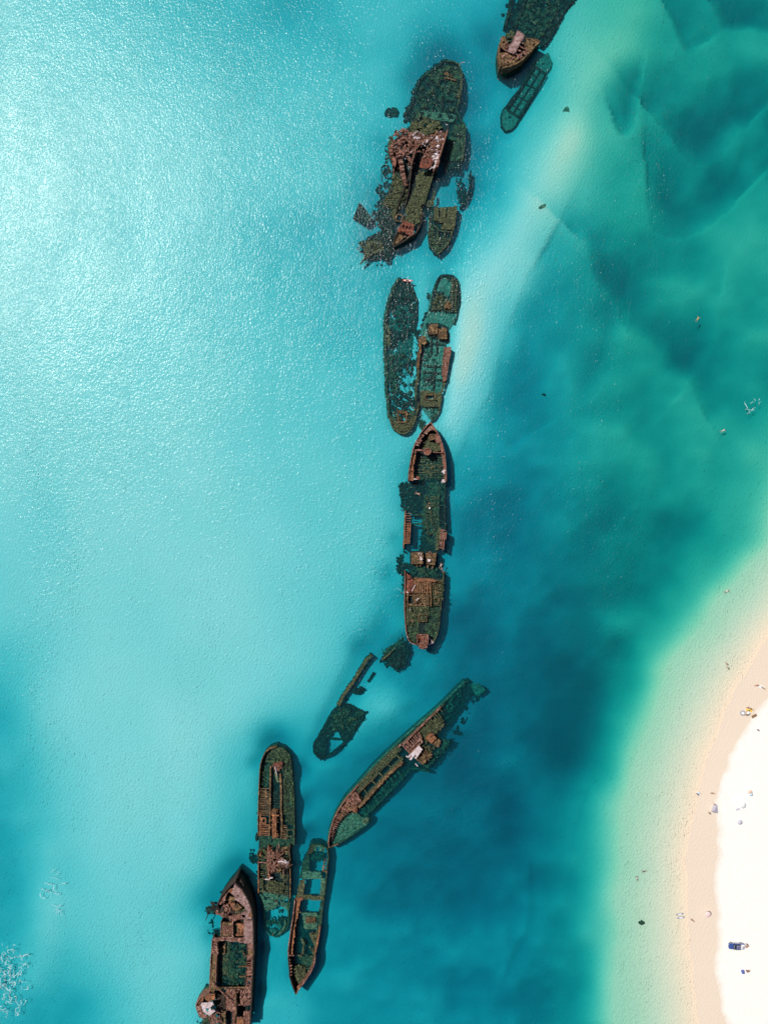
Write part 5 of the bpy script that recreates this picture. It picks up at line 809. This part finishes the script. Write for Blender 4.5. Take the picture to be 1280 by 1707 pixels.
# collapsed bridge
S.plate('bridge_side_plate', 'orange', 'Q 370,795 440,800 450,860 400,900 300,930 290,860 230,930 185,980 165,975 240,850', 3.6, ['Q 285,845 320,905 245,915'], rough=.2, eat=.03, slope=(.02, .01)); S.plate('bridge_roof', 'white', 'Q 235,935 410,920 425,960 380,990 385,1050 440,1030 445,1060 360,1130 300,1090 260,1060 245,1000', 5.6, ['Q 300,1015 355,1015 345,1060 315,1060'], rough=.22, thick=.3, cell=1.3); S.plate('bridge_wing', 'rust_pale', 'Q 165,985 235,960 250,1050 300,1090 340,1150 260,1175 200,1110 180,1060', 4.2, rough=.25, eat=.04)
S.wall('bridge_outer_wall', 'rust', 'Q 365,795 240,850 160,965 180,1050 205,1110 265,1175', [3.6, 4.0, 4.2, 4.0], t=.3, jag=.15); S.rubble('bridge_wreckage', 'rust_pale', 'Q 350,1100 480,1050 540,1200 420,1253 360,1200', 3.0, 50, .6, bars=.6); S.rubble('bridge_wreckage', 'hull', 'Q 400,850 600,800 620,1000 450,1060', 2.2, 60, .6, bars=.6); S.rubble('bridge_foot_growth', 'moss', 'Q 270,1170 380,1160 380,1253 250,1253', .1, 30, .6)
# torn plates in the water beside the bow
S.rubble('torn_side_debris', 'reef', 'O 390,560 470,600 450,660 340,670 310,580', -.2, 50, .5, bars=.5); S.mast('bent_bar', 'dark', *pts('O 345,670 298,775'), za=.4, zb=.8, r=.15); S.plate('torn_side_plate', 'dark', 'O 380,480 430,500 460,560 450,620 400,600', .2, rough=.3); S.plate('drowned_side_plate', 'reef', 'O 410,880 450,930 540,960 530,1010 440,1040 425,960', -.6, rough=.3, eat=.2, jag=.6)
S.skirt('O 620,320 450,640 400,900 390,1280', 5, 90, .6); S.skirt('Q 370,400 350,780 200,1150 170,1253', 3, 60, .6)
# ================================================================== loose pieces on the bottom
S = Ship('sunken_plate', (603, 360), 'dark kite-shaped steel plate lying alone underwater, left of the tangled heap', 'wreck debris')
S.plate('plating', 'reef', 'C 120,570 150,610 230,710 235,750 180,795 60,720 85,680', -.75, rough=.1, thick=.35); S.wall('upturned_edge', 'reef', 'C 118,572 85,660 60,722', -.45, t=.35, jag=.08)
def boulder(c, r, label, mt='reef', nm='sunken_boulder'):
    mb = MB(); zb = bed(*c)
    for i in range(7): 
        x = c[0]+random.uniform(-.6, .6)*r*PXM; y = c[1]+random.uniform(-.5, .5)*r*PXM; mb.lump(W(x, y, zb-.05), r*random.uniform(.5, .9), .3)
    o = mb.build(nm, M[mt]); tag(o, label, 'debris', 'lumps lying loose on the seabed')
boulder(pts('B 415,620')[0], 2.0, 'round dark lump on the seabed left of the drowned round stern')
boulder((912, 655), 1.2, 'small dark lump alone on the seabed right of the pair of hulls')
boulder((905, 344), .9, 'dark blurred patch of growth on the pale sand streak right of the tangled heap', 'pale_reef')
boulder((1068, 1538), 1.0, 'dark weedy rock in the pale green shallows by the beach', 'moss')
boulder((945, 182), .9, 'low dark lump under green water right of the small drowned barge', 'pale_reef')

# ================================================================== foam
def foam(name, label, boxes):
    """strands of foam that follow the eddies"""
    mb = MB(); f0 = lambda x, y: nz(x*.045, y*.045, 4)+.6*nz(x*.12, y*.12, 8)+.3*nz(x*.3, y*.3, 2)
    for (x0, y0, x1, y1, cnt) in boxes:
        for _ in range(cnt):
            while True:
                x = random.uniform(x0, x1); y = random.uniform(y0, y1); e = 1-math.hypot((x-(x0+x1)/2)/(x1-x0)*2, (y-(y0+y1)/2)/(y1-y0)*2)
                if e > 0 and random.random() < e+.15: break
            L = random.randint(5, 26); pv = None; wd = random.uniform(.04, .12)
            for k in range(L):
                gx_ = f0(x+.6, y)-f0(x-.6, y); gy_ = f0(x, y+.6)-f0(x, y-.6); q_ = math.hypot(gx_, gy_) or 1; dx, dy = -gy_/q_, gx_/q_
                w2 = wd*PXM*math.sin(math.pi*(k+.5)/L)*random.uniform(.4, 1.3); a = W(x-dy*w2, y+dx*w2, .02); b = W(x+dy*w2, y-dx*w2, .02); cur = (a, b, b+Vector((0, 0, .03)), a+Vector((0, 0, .03)))
                if pv is not None and random.random() > .15: mb.prism(pv, cur)
                pv = cur; x += dx*1.1+random.uniform(-.3, .3); y += dy*1.1+random.uniform(-.3, .3)
    tag(mb.build(name, M['foam']), label, None, kind='stuff')
M['foam'] = plain('sea_foam_white', (.50, .70, .73), .9)
foam('sea_foam', 'thin white foam drifting on the water', [(-30, 1570, 55, 1700, 110), (-20, 1590, 30, 1660, 40), (55, 1440, 110, 1540, 18), (1238, 655, 1275, 702, 9), (668, 985, 676, 1000, 3)])
# ================================================================== people
M['skin'] = plain('skin', (.52, .30, .20), .6); M['skin_dark'] = plain('tanned_skin', (.33, .17, .11), .6)
M['hair'] = plain('dark_hair', (.04, .025, .02), .7)
for k, c in dict(navy=(.03, .04, .16), blue=(.10, .16, .50), sky=(.55, .72, .85), red=(.60, .07, .06), black=(.02, .02, .025), yellow=(.80, .55, .08), whitec=(.80, .80, .80), lilac=(.56, .53, .62), pink=(.78, .58, .56), brown=(.25, .15, .09), greyc=(.35, .35, .40), coral=(.75, .50, .38), tyre=(.02, .02, .02), glass=(.02, .03, .05), silver=(.55, .55, .58), green=(.1, .3, .2)).items():
    M[k] = plain('cloth_'+k if k not in ('tyre', 'glass', 'silver') else k, c, .75 if k not in ('glass', 'silver') else .25)
POSES = {   # joint positions in metres, body axis along +x for lying, +z for standing
 'swim': dict(pel=(0, 0, 0), che=(.42, 0, .05), nek=(.62, 0, .08), hed=(.80, 0, .10), sho=(.50, .19, .05), elb=(.66, .42, -.02), han=(.92, .50, -.04), hip=(-.03, .11, -.02), kne=(-.42, .20, -.05), ank=(-.82, .30, -.08)),
 'lie': dict(pel=(0, 0, .12), che=(.42, 0, .13), nek=(.60, 0, .14), hed=(.78, 0, .16), sho=(.50, .19, .12), elb=(.28, .30, .08), han=(.05, .32, .08), hip=(-.04, .11, .10), kne=(-.45, .13, .12), ank=(-.86, .14, .08)),
 'stand': dict(pel=(0, 0, .95), che=(.02, 0, 1.32), nek=(.02, 0, 1.50), hed=(.04, 0, 1.64), sho=(.01, .20, 1.42), elb=(.02, .27, 1.14), han=(.08, .27, .90), hip=(0, .10, .90), kne=(.03, .11, .48), ank=(-.02, .12, .07)),
 'wade': dict(pel=(0, 0, -.05), che=(.03, 0, .32), nek=(.04, 0, .50), hed=(.07, 0, .64), sho=(.02, .20, .42), elb=(.12, .42, .22), han=(.32, .45, .10), hip=(0, .10, -.1), kne=(.08, .12, -.5), ank=(0, .13, -.9)),
 'sit': dict(pel=(0, 0, .14), che=(-.04, 0, .50), nek=(-.02, 0, .68), hed=(.02, 0, .82), sho=(-.04, .20, .60), elb=(.02, .30, .36), han=(.28, .22, .32), hip=(.03, .11, .12), kne=(.42, .16, .36), ank=(.72, .14, .07))}
PROTO = {}
def person_meshes(pose, skin):
    if (pose, skin) in PROTO: return PROTO[(pose, skin)]
    p = {k: Vector(v) for k, v in POSES[pose].items()}; m_ = lambda v: Vector((v.x, -v.y, v.z))
    J = [p['pel'], p['pel'].lerp(p['che'], .5), p['che'], p['nek'], p['hed']]; R = [.15, .125, .155, .06, .105]
    J.append(p['hed']+(p['hed']-p['nek']).normalized()*.09); R.append(.085)
    E = [(0, 1), (1, 2), (2, 3), (3, 4), (4, 5)]
    for f in (lambda v: v, m_):
        b0 = len(J); fo = (f(p['han'])-f(p['elb'])).normalized(); J += [f(p['sho']), f(p['elb']), f(p['han']), f(p['han'])+fo*.10, f(p['hip']), f(p['kne']), f(p['ank'])]
        R += [.065, .045, .033, .022, .095, .065, .045]; E += [(2, b0), (b0, b0+1), (b0+1, b0+2), (b0+2, b0+3), (0, b0+4), (b0+4, b0+5), (b0+5, b0+6)]
        foot = Vector((-.22, 0, -.02)) if pose == 'swim' else Vector((.0, 0, .18)) if pose == 'lie' else Vector((.2, 0, 0)); J.append(f(p['ank'])+foot); R.append(.035); E.append((b0+6, len(J)-1))
    me = bpy.data.meshes.new('person_body'); me.from_pydata(J, E, []); o = bpy.data.objects.new('tmp', me); link(o)
    md = o.modifiers.new('s', 'SKIN'); 
    for i, v in enumerate(me.skin_vertices[0].data): v.radius = (R[i], R[i])
    me.skin_vertices[0].data[0].use_root = True; o.modifiers.new('u', 'SUBSURF').levels = 1
    dg = bpy.context.evaluated_depsgraph_get(); nm = bpy.data.meshes.new_from_object(o.evaluated_get(dg)); nm.materials.clear(); nm.materials.append(M[skin]); bpy.data.objects.remove(o)
    hm = MB(); hd = p['hed']+(p['hed']-p['nek']).normalized()*.05
    for i in range(1): hm.lump(hd+Vector((-.03 if pose in ('stand', 'wade', 'sit') else .03, 0, .03)), .125, 1.0, .03)
    k0 = p['pel']; d = (p['hip']-p['pel']); sm = MB(); a = p['pel'].lerp(p['che'], .18)
    sm.tube([a, p['pel'], p['pel']+(p['kne']-p['hip'])*.12], [.165, .185, .17], 10)
    tm = MB(); tm.tube([p['pel'].lerp(p['che'], .25), p['pel'].lerp(p['che'], .6), p['che'], p['che'].lerp(p['nek'], .35)], [.155, .165, .19, .13], 10)
    PROTO[(pose, skin)] = (nm, hm, sm, tm); return PROTO[(pose, skin)]
def person(at, z, pose, rz, label, shorts='navy', top=None, skin='skin', s=1.0):
    w_ = W(*at, z); r = empty('person', w_, label, 'person', 'people swimming in the sea' if pose == 'swim' else 'people on the beach and wrecks', rz); r.scale = (s, s, s); nm, hm, sm, tm = person_meshes(pose, skin)
    b = bpy.data.objects.new('body', nm); link(b); b.parent = r
    hm.build('hair', M['hair'], r, True, local=True); sm.build('shorts', M[shorts], r, True, local=True)
    if top: tm.build('shirt', M[top], r, True, local=True)
    return r
P1 = lambda s: pts(s)[0]
def gz(c): return bed(*c)
# swimmers and snorkellers
person(P1('F 455,1080'), -.02, 'swim', -.3, 'pale swimmer with arms and legs spread, left of the green decks below the tall bow', 'whitec')
person(P1('F 612,1235'), -.02, 'swim', 1.5, 'dark-clad snorkeller face down over the green deck below the tall bow', 'black', 'black', 'skin_dark')
tag(boat_bag := (lambda: (lambda mb: (mb.tube([W(*P1('F 618,1268'), .0), W(*P1('F 618,1274'), .32), W(*P1('F 618,1280'), .35), W(*P1('F 620,1290'), .05)], [.12, .3, .3, .14], 10), mb.build('float', M['whitec'], None, True))[1])(MB()))(), 'white marker float trailing behind the dark snorkeller', 'float')
person(P1('G 768,432'), 0, 'swim', 1.2, 'snorkeller in white by the right edge of the centre wreck, upper of two', 'whitec', 'whitec'); person(P1('G 792,495'), 0, 'swim', 2.0, 'snorkeller in blue by the right edge of the centre wreck, lower of two', 'navy', 'blue')
person(P1('G 352,1020'), .9, 'stand', -.5, 'person in blue and white standing on the ruined stern deck of the centre wreck', 'whitec', 'blue'); person(P1('G 372,1168'), .6, 'sit', -.7, 'bare-shouldered person sitting low on the stern deck of the centre wreck', 'whitec')
person((1210.8, 1107), gz((1210.8, 1107))+.0, 'sit', 2.2, 'bather in orange-brown in the shallows off the beach, upper of two', 'coral', 'coral', 'skin_dark'); person((1212.9, 1114), gz((1212.9, 1114)), 'sit', 2.3, 'bather in dark green in the shallows off the beach, lower of two', 'green', 'green', 'skin_dark')
person((1073.8, 1452.5), 0, 'swim', 3.3, 'dark swimmer in navy off the lower beach, upper of two', 'navy', 'navy', 'skin_dark'); person((1061.5, 1465), 0, 'swim', 1.8, 'dark swimmer in white top off the lower beach, lower of two', 'black', 'whitec', 'skin_dark')
person((1162, 532), 0, 'swim', 1, 'lone swimmer with yellow float in the green water at upper right', 'yellow', 'yellow'); person((1204, 718), 0, 'swim', .4, 'lone pale swimmer in open green water right of centre', 'whitec', 'whitec')
person((1210, 986), 0, 'swim', .4, 'tiny white-capped swimmer in the pale shallows at the top of the beach', 'whitec', 'whitec')
# beach people
person((1260.5, 1142.5), gz((1260.5, 1142.5)), 'lie', .1, 'sunbather lying left of the small white towel at the top of the beach', 'red', None, 'skin_dark')
person((1271.5, 1147), gz((1271.5, 1147)), 'lie', 2.6, 'sunbather lying right of the small white towel at the top of the beach', 'brown', None, 'skin_dark')
person((1247.5, 1180), gz((1247.5, 1180)), 'lie', 2.9, 'sunbather in navy, upper left of the group by the dry sand', 'navy', 'navy'); person((1252, 1182), gz((1252, 1182)), 'lie', 2.7, 'sunbather in black, right end of the group by the dry sand', 'black', 'black')
person((1246, 1185.5), gz((1246, 1185.5))+.05, 'lie', .5, 'person in black lying on the yellow towel', 'black', 'black'); person((1244, 1191), gz((1244, 1191)), 'sit', 3.4, 'person sitting at the lower edge of the group near the dark ring', 'black', None, 'skin_dark')
person((1260.4, 1215.3), gz((1260, 1215)), 'stand', 2, 'lone person in blue standing on the white sand below the group', 'blue', 'blue')
person((1159.6, 1322), gz((1160, 1322)), 'stand', 0, 'dark-haired person at the water edge beside a pale blue float', 'navy', 'navy', 'skin_dark'); person((1187.5, 1322.3), gz((1187.5, 1322.3)), 'lie', 3, 'person lying on damp sand above the lilac tent', 'brown', None, 'skin_dark')
person((1188.2, 1338.8), gz((1188, 1338)), 'stand', 1, 'person standing at the top corner of the lilac tent', 'brown', 'brown'); person((1179.8, 1353.6), gz((1180, 1353)), 'stand', 0, 'person in brown standing left of the lilac tent', 'brown', 'brown', 'skin_dark')
person((1153.8, 1534), gz((1153.8, 1534)), 'lie', 2.5, 'person lying on damp sand right of the two grey boards', 'brown', None, 'skin_dark')
person((1240, 1575.5), gz((1240, 1575))+.0, 'stand', .5, 'person in coral standing behind the blue vehicle', 'coral', 'coral'); person((1242.5, 1572.5), gz((1242, 1573)), 'stand', 3, 'dark-haired person in brown at the right end of the blue vehicle', 'brown', 'brown', 'skin_dark'); person((1243, 1578), gz((1243, 1578)), 'lie', .2, 'person reclining at the lower right corner of the blue vehicle', 'coral')
person((1242, 1616.5), gz((1242, 1616)), 'stand', 0, 'dark-haired person standing at the top of the blue beach shelter', 'brown', None, 'skin_dark'); person((1246, 1617.5), gz((1246, 1617)), 'sit', 0, 'person sitting right of the blue beach shelter', 'brown', 'brown', 'skin_dark')
# towels, umbrellas, ring, tents, boards
def towel(c, L, Wd, rz, mat, label, name='beach_towel'):
    mb = MB(); z = gz(c); n_ = 8; o_ = W(*c, z); V = []; ca, sa = math.cos(rz), math.sin(rz)
    for lay in (.06, .01):
        for i in range(n_+1):
            for j in range(5):
                x = (i/n_-.5)*L; y = (j/4-.5)*Wd; V.append((o_.x+x*ca-y*sa, o_.y+x*sa+y*ca, z+lay+.03*math.sin(i*2.1+j)*(1 if lay > .02 else 0)+(.04 if lay > .02 else 0)))
    q = (n_+1)*5; F = []
    for i in range(n_):
        for j in range(4): a = i*5+j; F += [(a, a+5, a+6, a+1), (a+q, a+q+1, a+q+6, a+q+5)]
    for i in range(n_):
        a = i*5; F += [(a, a+q, a+q+5, a+5), (a+4, a+9, a+9+q, a+4+q)]
    for j in range(4):
        F += [(j, j+1, j+1+q, j+q), (n_*5+j, n_*5+j+q, n_*5+j+1+q, n_*5+j+1)]
    o = mesh_obj(name, V, F, M[mat]); tag(o, label, 'towel', 'towels on the sand')
def umbrella(c, r, mat, label, tilt=0., mat2=None):
    z = gz(c); w_ = W(*c, z); root = empty('beach_umbrella', w_, label, 'umbrella', 'umbrellas on the sand'); cm = MB(); n_ = 16; hz = 1.9
    top = (0, 0, hz+.35); V = [top]; 
    for ring, dz in ((.5, .27), (1.0, .0)):
        for i in range(n_): a = 2*math.pi*i/n_; k = r*ring*(1 if i % 2 == 0 else .95); V.append((k*math.cos(a), k*math.sin(a), hz+dz))
    F = [(0, 1+i, 1+(i+1) % n_) for i in range(n_)]+[(1+i, 1+n_+i, 1+n_+(i+1) % n_, 1+(i+1) % n_) for i in range(n_)]; nV = len(V)
    V += [(x*.98, y*.98, z_-.03) for x, y, z_ in V]; F += [tuple(q+nV for q in f[::-1]) for f in F]
    F += [(1+n_+i, 1+n_+i+nV, 1+n_+(i+1) % n_+nV, 1+n_+(i+1) % n_) for i in range(n_)]
    mesh_obj('canopy', V, F, M[mat], root, local=True); pm = MB(); pm.tube([(0, 0, 0), (0, 0, hz+.4)], [.03, .03], 8); pm.build('pole', M['silver'], root, local=True); root.rotation_euler[1] = tilt
    return root
towel((1268, 1145), 1.9, 1.0, -.4, 'whitec', 'small white towel between the two top sunbathers')
towel((1248, 1184), 2.0, .9, -.2, 'yellow', 'yellow towel in the middle of the group by the dry sand')
towel((1256.3, 1193.5), 1.8, .9, .5, 'brown', 'tan towel alone on the white sand just below the group')
umbrella((1242.5, 1186.0), .55, 'whitec', 'small white umbrella in the middle of the group by the dry sand')
mb = MB(); p_ = W(1237.2, 1188.5, gz((1237, 1188))+.25); mb.torus((0, 0, 0), .70, .20, 22, 8); ro = empty('swim_ring', p_, 'dark round swim ring with white middle, left end of the group', 'swim ring'); mb.build('tube', M['greyc'], ro, True, local=True); m2 = MB(); m2.tube([(0, 0, -.1), (0, 0, 0)], [.58, .54], 16); m2.build('seat', M['whitec'], ro, local=True)
p_ = (1164, 1322); mb = MB(); mb.tube([W(*P1('b 190,385'), gz(p_)+.2), W(*P1('b 200,385'), gz(p_)+.25), W(*P1('b 222,386'), gz(p_)+.25), W(*P1('b 240,386'), gz(p_)+.2)], [.1, .38, .36, .12], 10); tag(mb.build('float', M['sky'], None, True), 'pale blue float held at the water edge', 'float')
# lilac shade tent
def tent(q, apex, h, mat, label, name='beach_tent'):
    zz = gz(apex); root = empty(name, W(*apex, zz), label, 'tent'); A = W(*apex, zz+h); B = [W(*c, zz+.05) for c in q]
    V = [A]+B+[A-Vector((0, 0, .04))]+[b-Vector((0, 0, .04)) for b in B]; k = len(B); F = [(0, 1+i, 1+(i+1) % k) for i in range(k)]+[(k+1, k+2+(i+1) % k, k+2+i) for i in range(k)]+[(1+i, k+2+i, k+2+(i+1) % k, 1+(i+1) % k) for i in range(k)]
    mesh_obj('canopy', V, F, M[mat], root); pm = MB(); pm.tube([W(*apex, zz), A], [.03, .03], 8); pm.build('pole', M['silver'], root)
tent(pts('b 445,545 505,560 515,690 470,690 405,668'), P1('b 450,650'), 1.5, 'lilac', 'pale lilac triangular shade tent on the damp sand')
umbrella((1232.6, 1338.5), 1.1, 'whitec', 'white umbrella with a grey shadow on the dry sand, upper of the lone two'); umbrella((1228, 1367), .8, 'lilac', 'lilac umbrella on the dry sand, lower of the lone two'); umbrella((1175.5, 1519.5), 1.0, 'pink', 'pink umbrella on the damp sand above the vehicle')
umbrella((1245, 1317), .7, 'coral', 'orange umbrella on the dry sand, paired with a pale blue one'); umbrella((1246.3, 1320.6), .6, 'sky', 'pale blue umbrella on the dry sand, paired with an orange one')
towel((1229, 1349), 1.4, .7, .3, 'lilac', 'small lilac towel between the two lone umbrellas')
tent(pts('c 695,990 740,975 775,1000 780,1070 730,1075 700,1030'), P1('c 745,1020'), 1.3, 'blue', 'bright blue beach shelter on the white sand below the vehicle'); towel(P1('c 800,1025'), 1.1, .8, .8, 'whitec', 'small white towel tucked against the blue beach shelter')
for q, lb in (((1132.3, 1523.8), 'grey paddle board at the water edge, upper of two'), ((1134.3, 1529.7), 'grey paddle board at the water edge, lower of two')):
    z = max(gz(q), 0)+.08; r = empty('paddle_board', W(*q, z), lb, 'paddle board', 'paddle boards at the water edge', .15); V = []; n_ = 14
    for lay in (.07, 0):
        for i in range(n_): a = 2*math.pi*i/n_; V.append((1.35*math.cos(a)*(1 if abs(math.cos(a)) < .9 else 1.05), .40*math.sin(a), lay))
    mesh_obj('deck', V, [tuple(range(n_)), tuple(range(2*n_-1, n_-1, -1))]+[(i, i+n_, (i+1) % n_+n_, (i+1) % n_) for i in range(n_)], M['greyc'], r, local=True)
    mb = MB(); mb.box((0, 0, .085), (1.1, .42, .02)); mb.build('deck_pad', M['whitec'], r, local=True); mb = MB(); mb.box((-1.1, 0, -.08), (.22, .03, .16)); mb.build('fin', M['black'], r, local=True)
# kayak with paddler on the pair's left hull
kc = P1('D 423,198'); r = empty('kayak', W(*kc, .12), 'red and white kayak floating at the top tip of the left hull of the pair', 'kayak', None, -.06); V = []; prof = [(-1.85, .02, .12), (-1.5, .20, .02), (-.9, .32, -.04), (0, .37, -.06), (.9, .32, -.04), (1.5, .20, .02), (1.85, .02, .12)]
for x, hw, zb in prof: V += [(x, -hw, .12+abs(x)*.03), (x, 0, .20+abs(x)*.03), (x, hw, .12+abs(x)*.03), (x, hw*.5, zb-.1), (x, -hw*.5, zb-.1)]
F = [(i*5+j, i*5+5+j, i*5+5+(j+1) % 5, i*5+(j+1) % 5) for i in range(6) for j in range(5)]+[(4, 3, 2, 1, 0), (30, 31, 32, 33, 34)]
mesh_obj('hull', V, F, M['red'], r, local=True); mb = MB(); mb.torus((-.1, 0, .24), .36, .05, 16, 6); mb.build('cockpit_rim', M['whitec'], r, local=True); mb = MB(); mb.box((.75, 0, .24), (.6, .42, .06)); mb.build('deck_hatch', M['whitec'], r, local=True); mb = MB(); mb.box((-1.0, 0, .24), (.5, .36, .06)); mb.build('deck_bag', M['whitec'], r, local=True)
kp = person(P1('D 410,197'), .2, 'sit', 0.05, 'person in white sitting in the red and white kayak', 'red', 'whitec'); r = empty('paddle', W(*P1('D 425,195'), .75), 'white double-bladed paddle held across the kayak', 'paddle', None, 1.45)
mb = MB(); mb.tube([(-1.0, 0, 0), (1.0, 0, 0)], [.025, .025], 8); mb.build('shaft', M['whitec'], r, local=True)
for s_ in (-1, 1): mb = MB(); mb.tube([(s_*.9, 0, 0), (s_*1.0, 0, 0), (s_*1.15, 0, 0), (s_*1.3, 0, 0)], [.03, .11, .12, .05], 8); mb.build('blade', M['whitec'], r, local=True)
# ---- blue four wheel drive
vc = P1('c 575,450'); vz = gz(vc); r = empty('four_wheel_drive', W(*vc, vz), 'dark blue four-wheel-drive with silver lower side parked on the white sand', 'car', None, math.pi-.03)
def loft(sec, mat, name, par=None, smooth=False):
    V = []; k = len(sec[0]); 
    for s_ in sec: V += s_
    F = [(i*k+j, i*k+(j+1) % k, (i+1)*k+(j+1) % k, (i+1)*k+j) for i in range(len(sec)-1) for j in range(k)]+[tuple(range(k-1, -1, -1)), tuple(range((len(sec)-1)*k, len(sec)*k))]
    return mesh_obj(name, V, F, M[mat], par or r, smooth, local=True)
def sec(x, hw, z0, z1, b=.08): return [(x, -hw, z0), (x, hw, z0), (x, hw, z1-b), (x, hw-b, z1), (x, -hw+b, z1), (x, -hw, z1-b)]
M['bluepaint'] = plain('blue_car_paint', (.05, .09, .30), .3); 
loft([sec(-2.55, .82, .55, 1.0), sec(-2.45, .93, .42, 1.08), sec(-1.2, .95, .40, 1.1), sec(1.0, .95, .40, 1.12), sec(2.0, .93, .42, 1.06), sec(2.45, .86, .45, .98), sec(2.6, .74, .55, .85)], 'bluepaint', 'body')
for s_ in (-1, 1): mb = MB(); mb.box((0, s_*.965, .62), (4.3, .05, .36)); mb.build('side_panel', M['silver'], r, local=True)
cab = loft([sec(-1.15, .80, 1.08, 1.6), sec(-.95, .78, 1.08, 1.82), sec(.35, .78, 1.08, 1.84), sec(.55, .76, 1.08, 1.78), sec(1.15, .78, 1.08, 1.16)], 'glass', 'cabin_glass'); loft([sec(-1.0, .74, 1.80, 1.87), sec(.42, .74, 1.82, 1.89)], 'navy', 'roof')
mb = MB(); mb.box((1.62, 0, 1.12), (.8, .9, .05)); mb.build('bonnet_scoop', M['bluepaint'], r, local=True)
mb = MB(); [mb.box((x, 0, 1.93), (.06, 1.35, .05)) for x in (-.8, -.4, 0, .3)]; [mb.box((-.25, s_*.66, 1.96), (1.3, .05, .05)) for s_ in (-1, 1)]; mb.build('roof_rack', M['silver'], r, local=True)
mb = MB(); mb.box((-1.85, 0, 1.10), (1.25, 1.5, .06)); mb.build('tray', M['whitec'], r, local=True); mb = MB(); mb.box((-2.1, .2, 1.3), (.5, .7, .4)); mb.build('tray_box', M['greyc'], r, local=True); mb = MB(); mb.box((-2.75, 0, .75), (.4, 1.5, .06)); mb.build('tailgate', M['silver'], r, local=True)
mb = MB(); mb.box((.95, 0, 1.32), (.14, 1.2, .05)); mb.build('windscreen_visor', M['whitec'], r, local=True)
for s_ in (-1, 1):
    for x in (-1.55, 1.6):
        mb = MB(); mb.tube([(x, s_*.80, .40), (x, s_*.84, .40), (x, s_*1.02, .40), (x, s_*1.05, .40)], [.34, .40, .40, .34], 18); wl = mb.build('wheel', M['tyre'], r, local=True)
        mb = MB(); mb.tube([(x, s_*1.03, .40), (x, s_*1.07, .40)], [.22, .20], 12); rim = mb.build('rim', M['silver'], wl, local=True)
    mb = MB(); mb.box((2.58, s_*.58, .82), (.08, .28, .16)); mb.build('headlight', M['whitec'], r, local=True); mb = MB(); mb.box((.95, s_*1.08, 1.15), (.12, .2, .16)); mb.build('wing_mirror', M['black'], r, local=True)
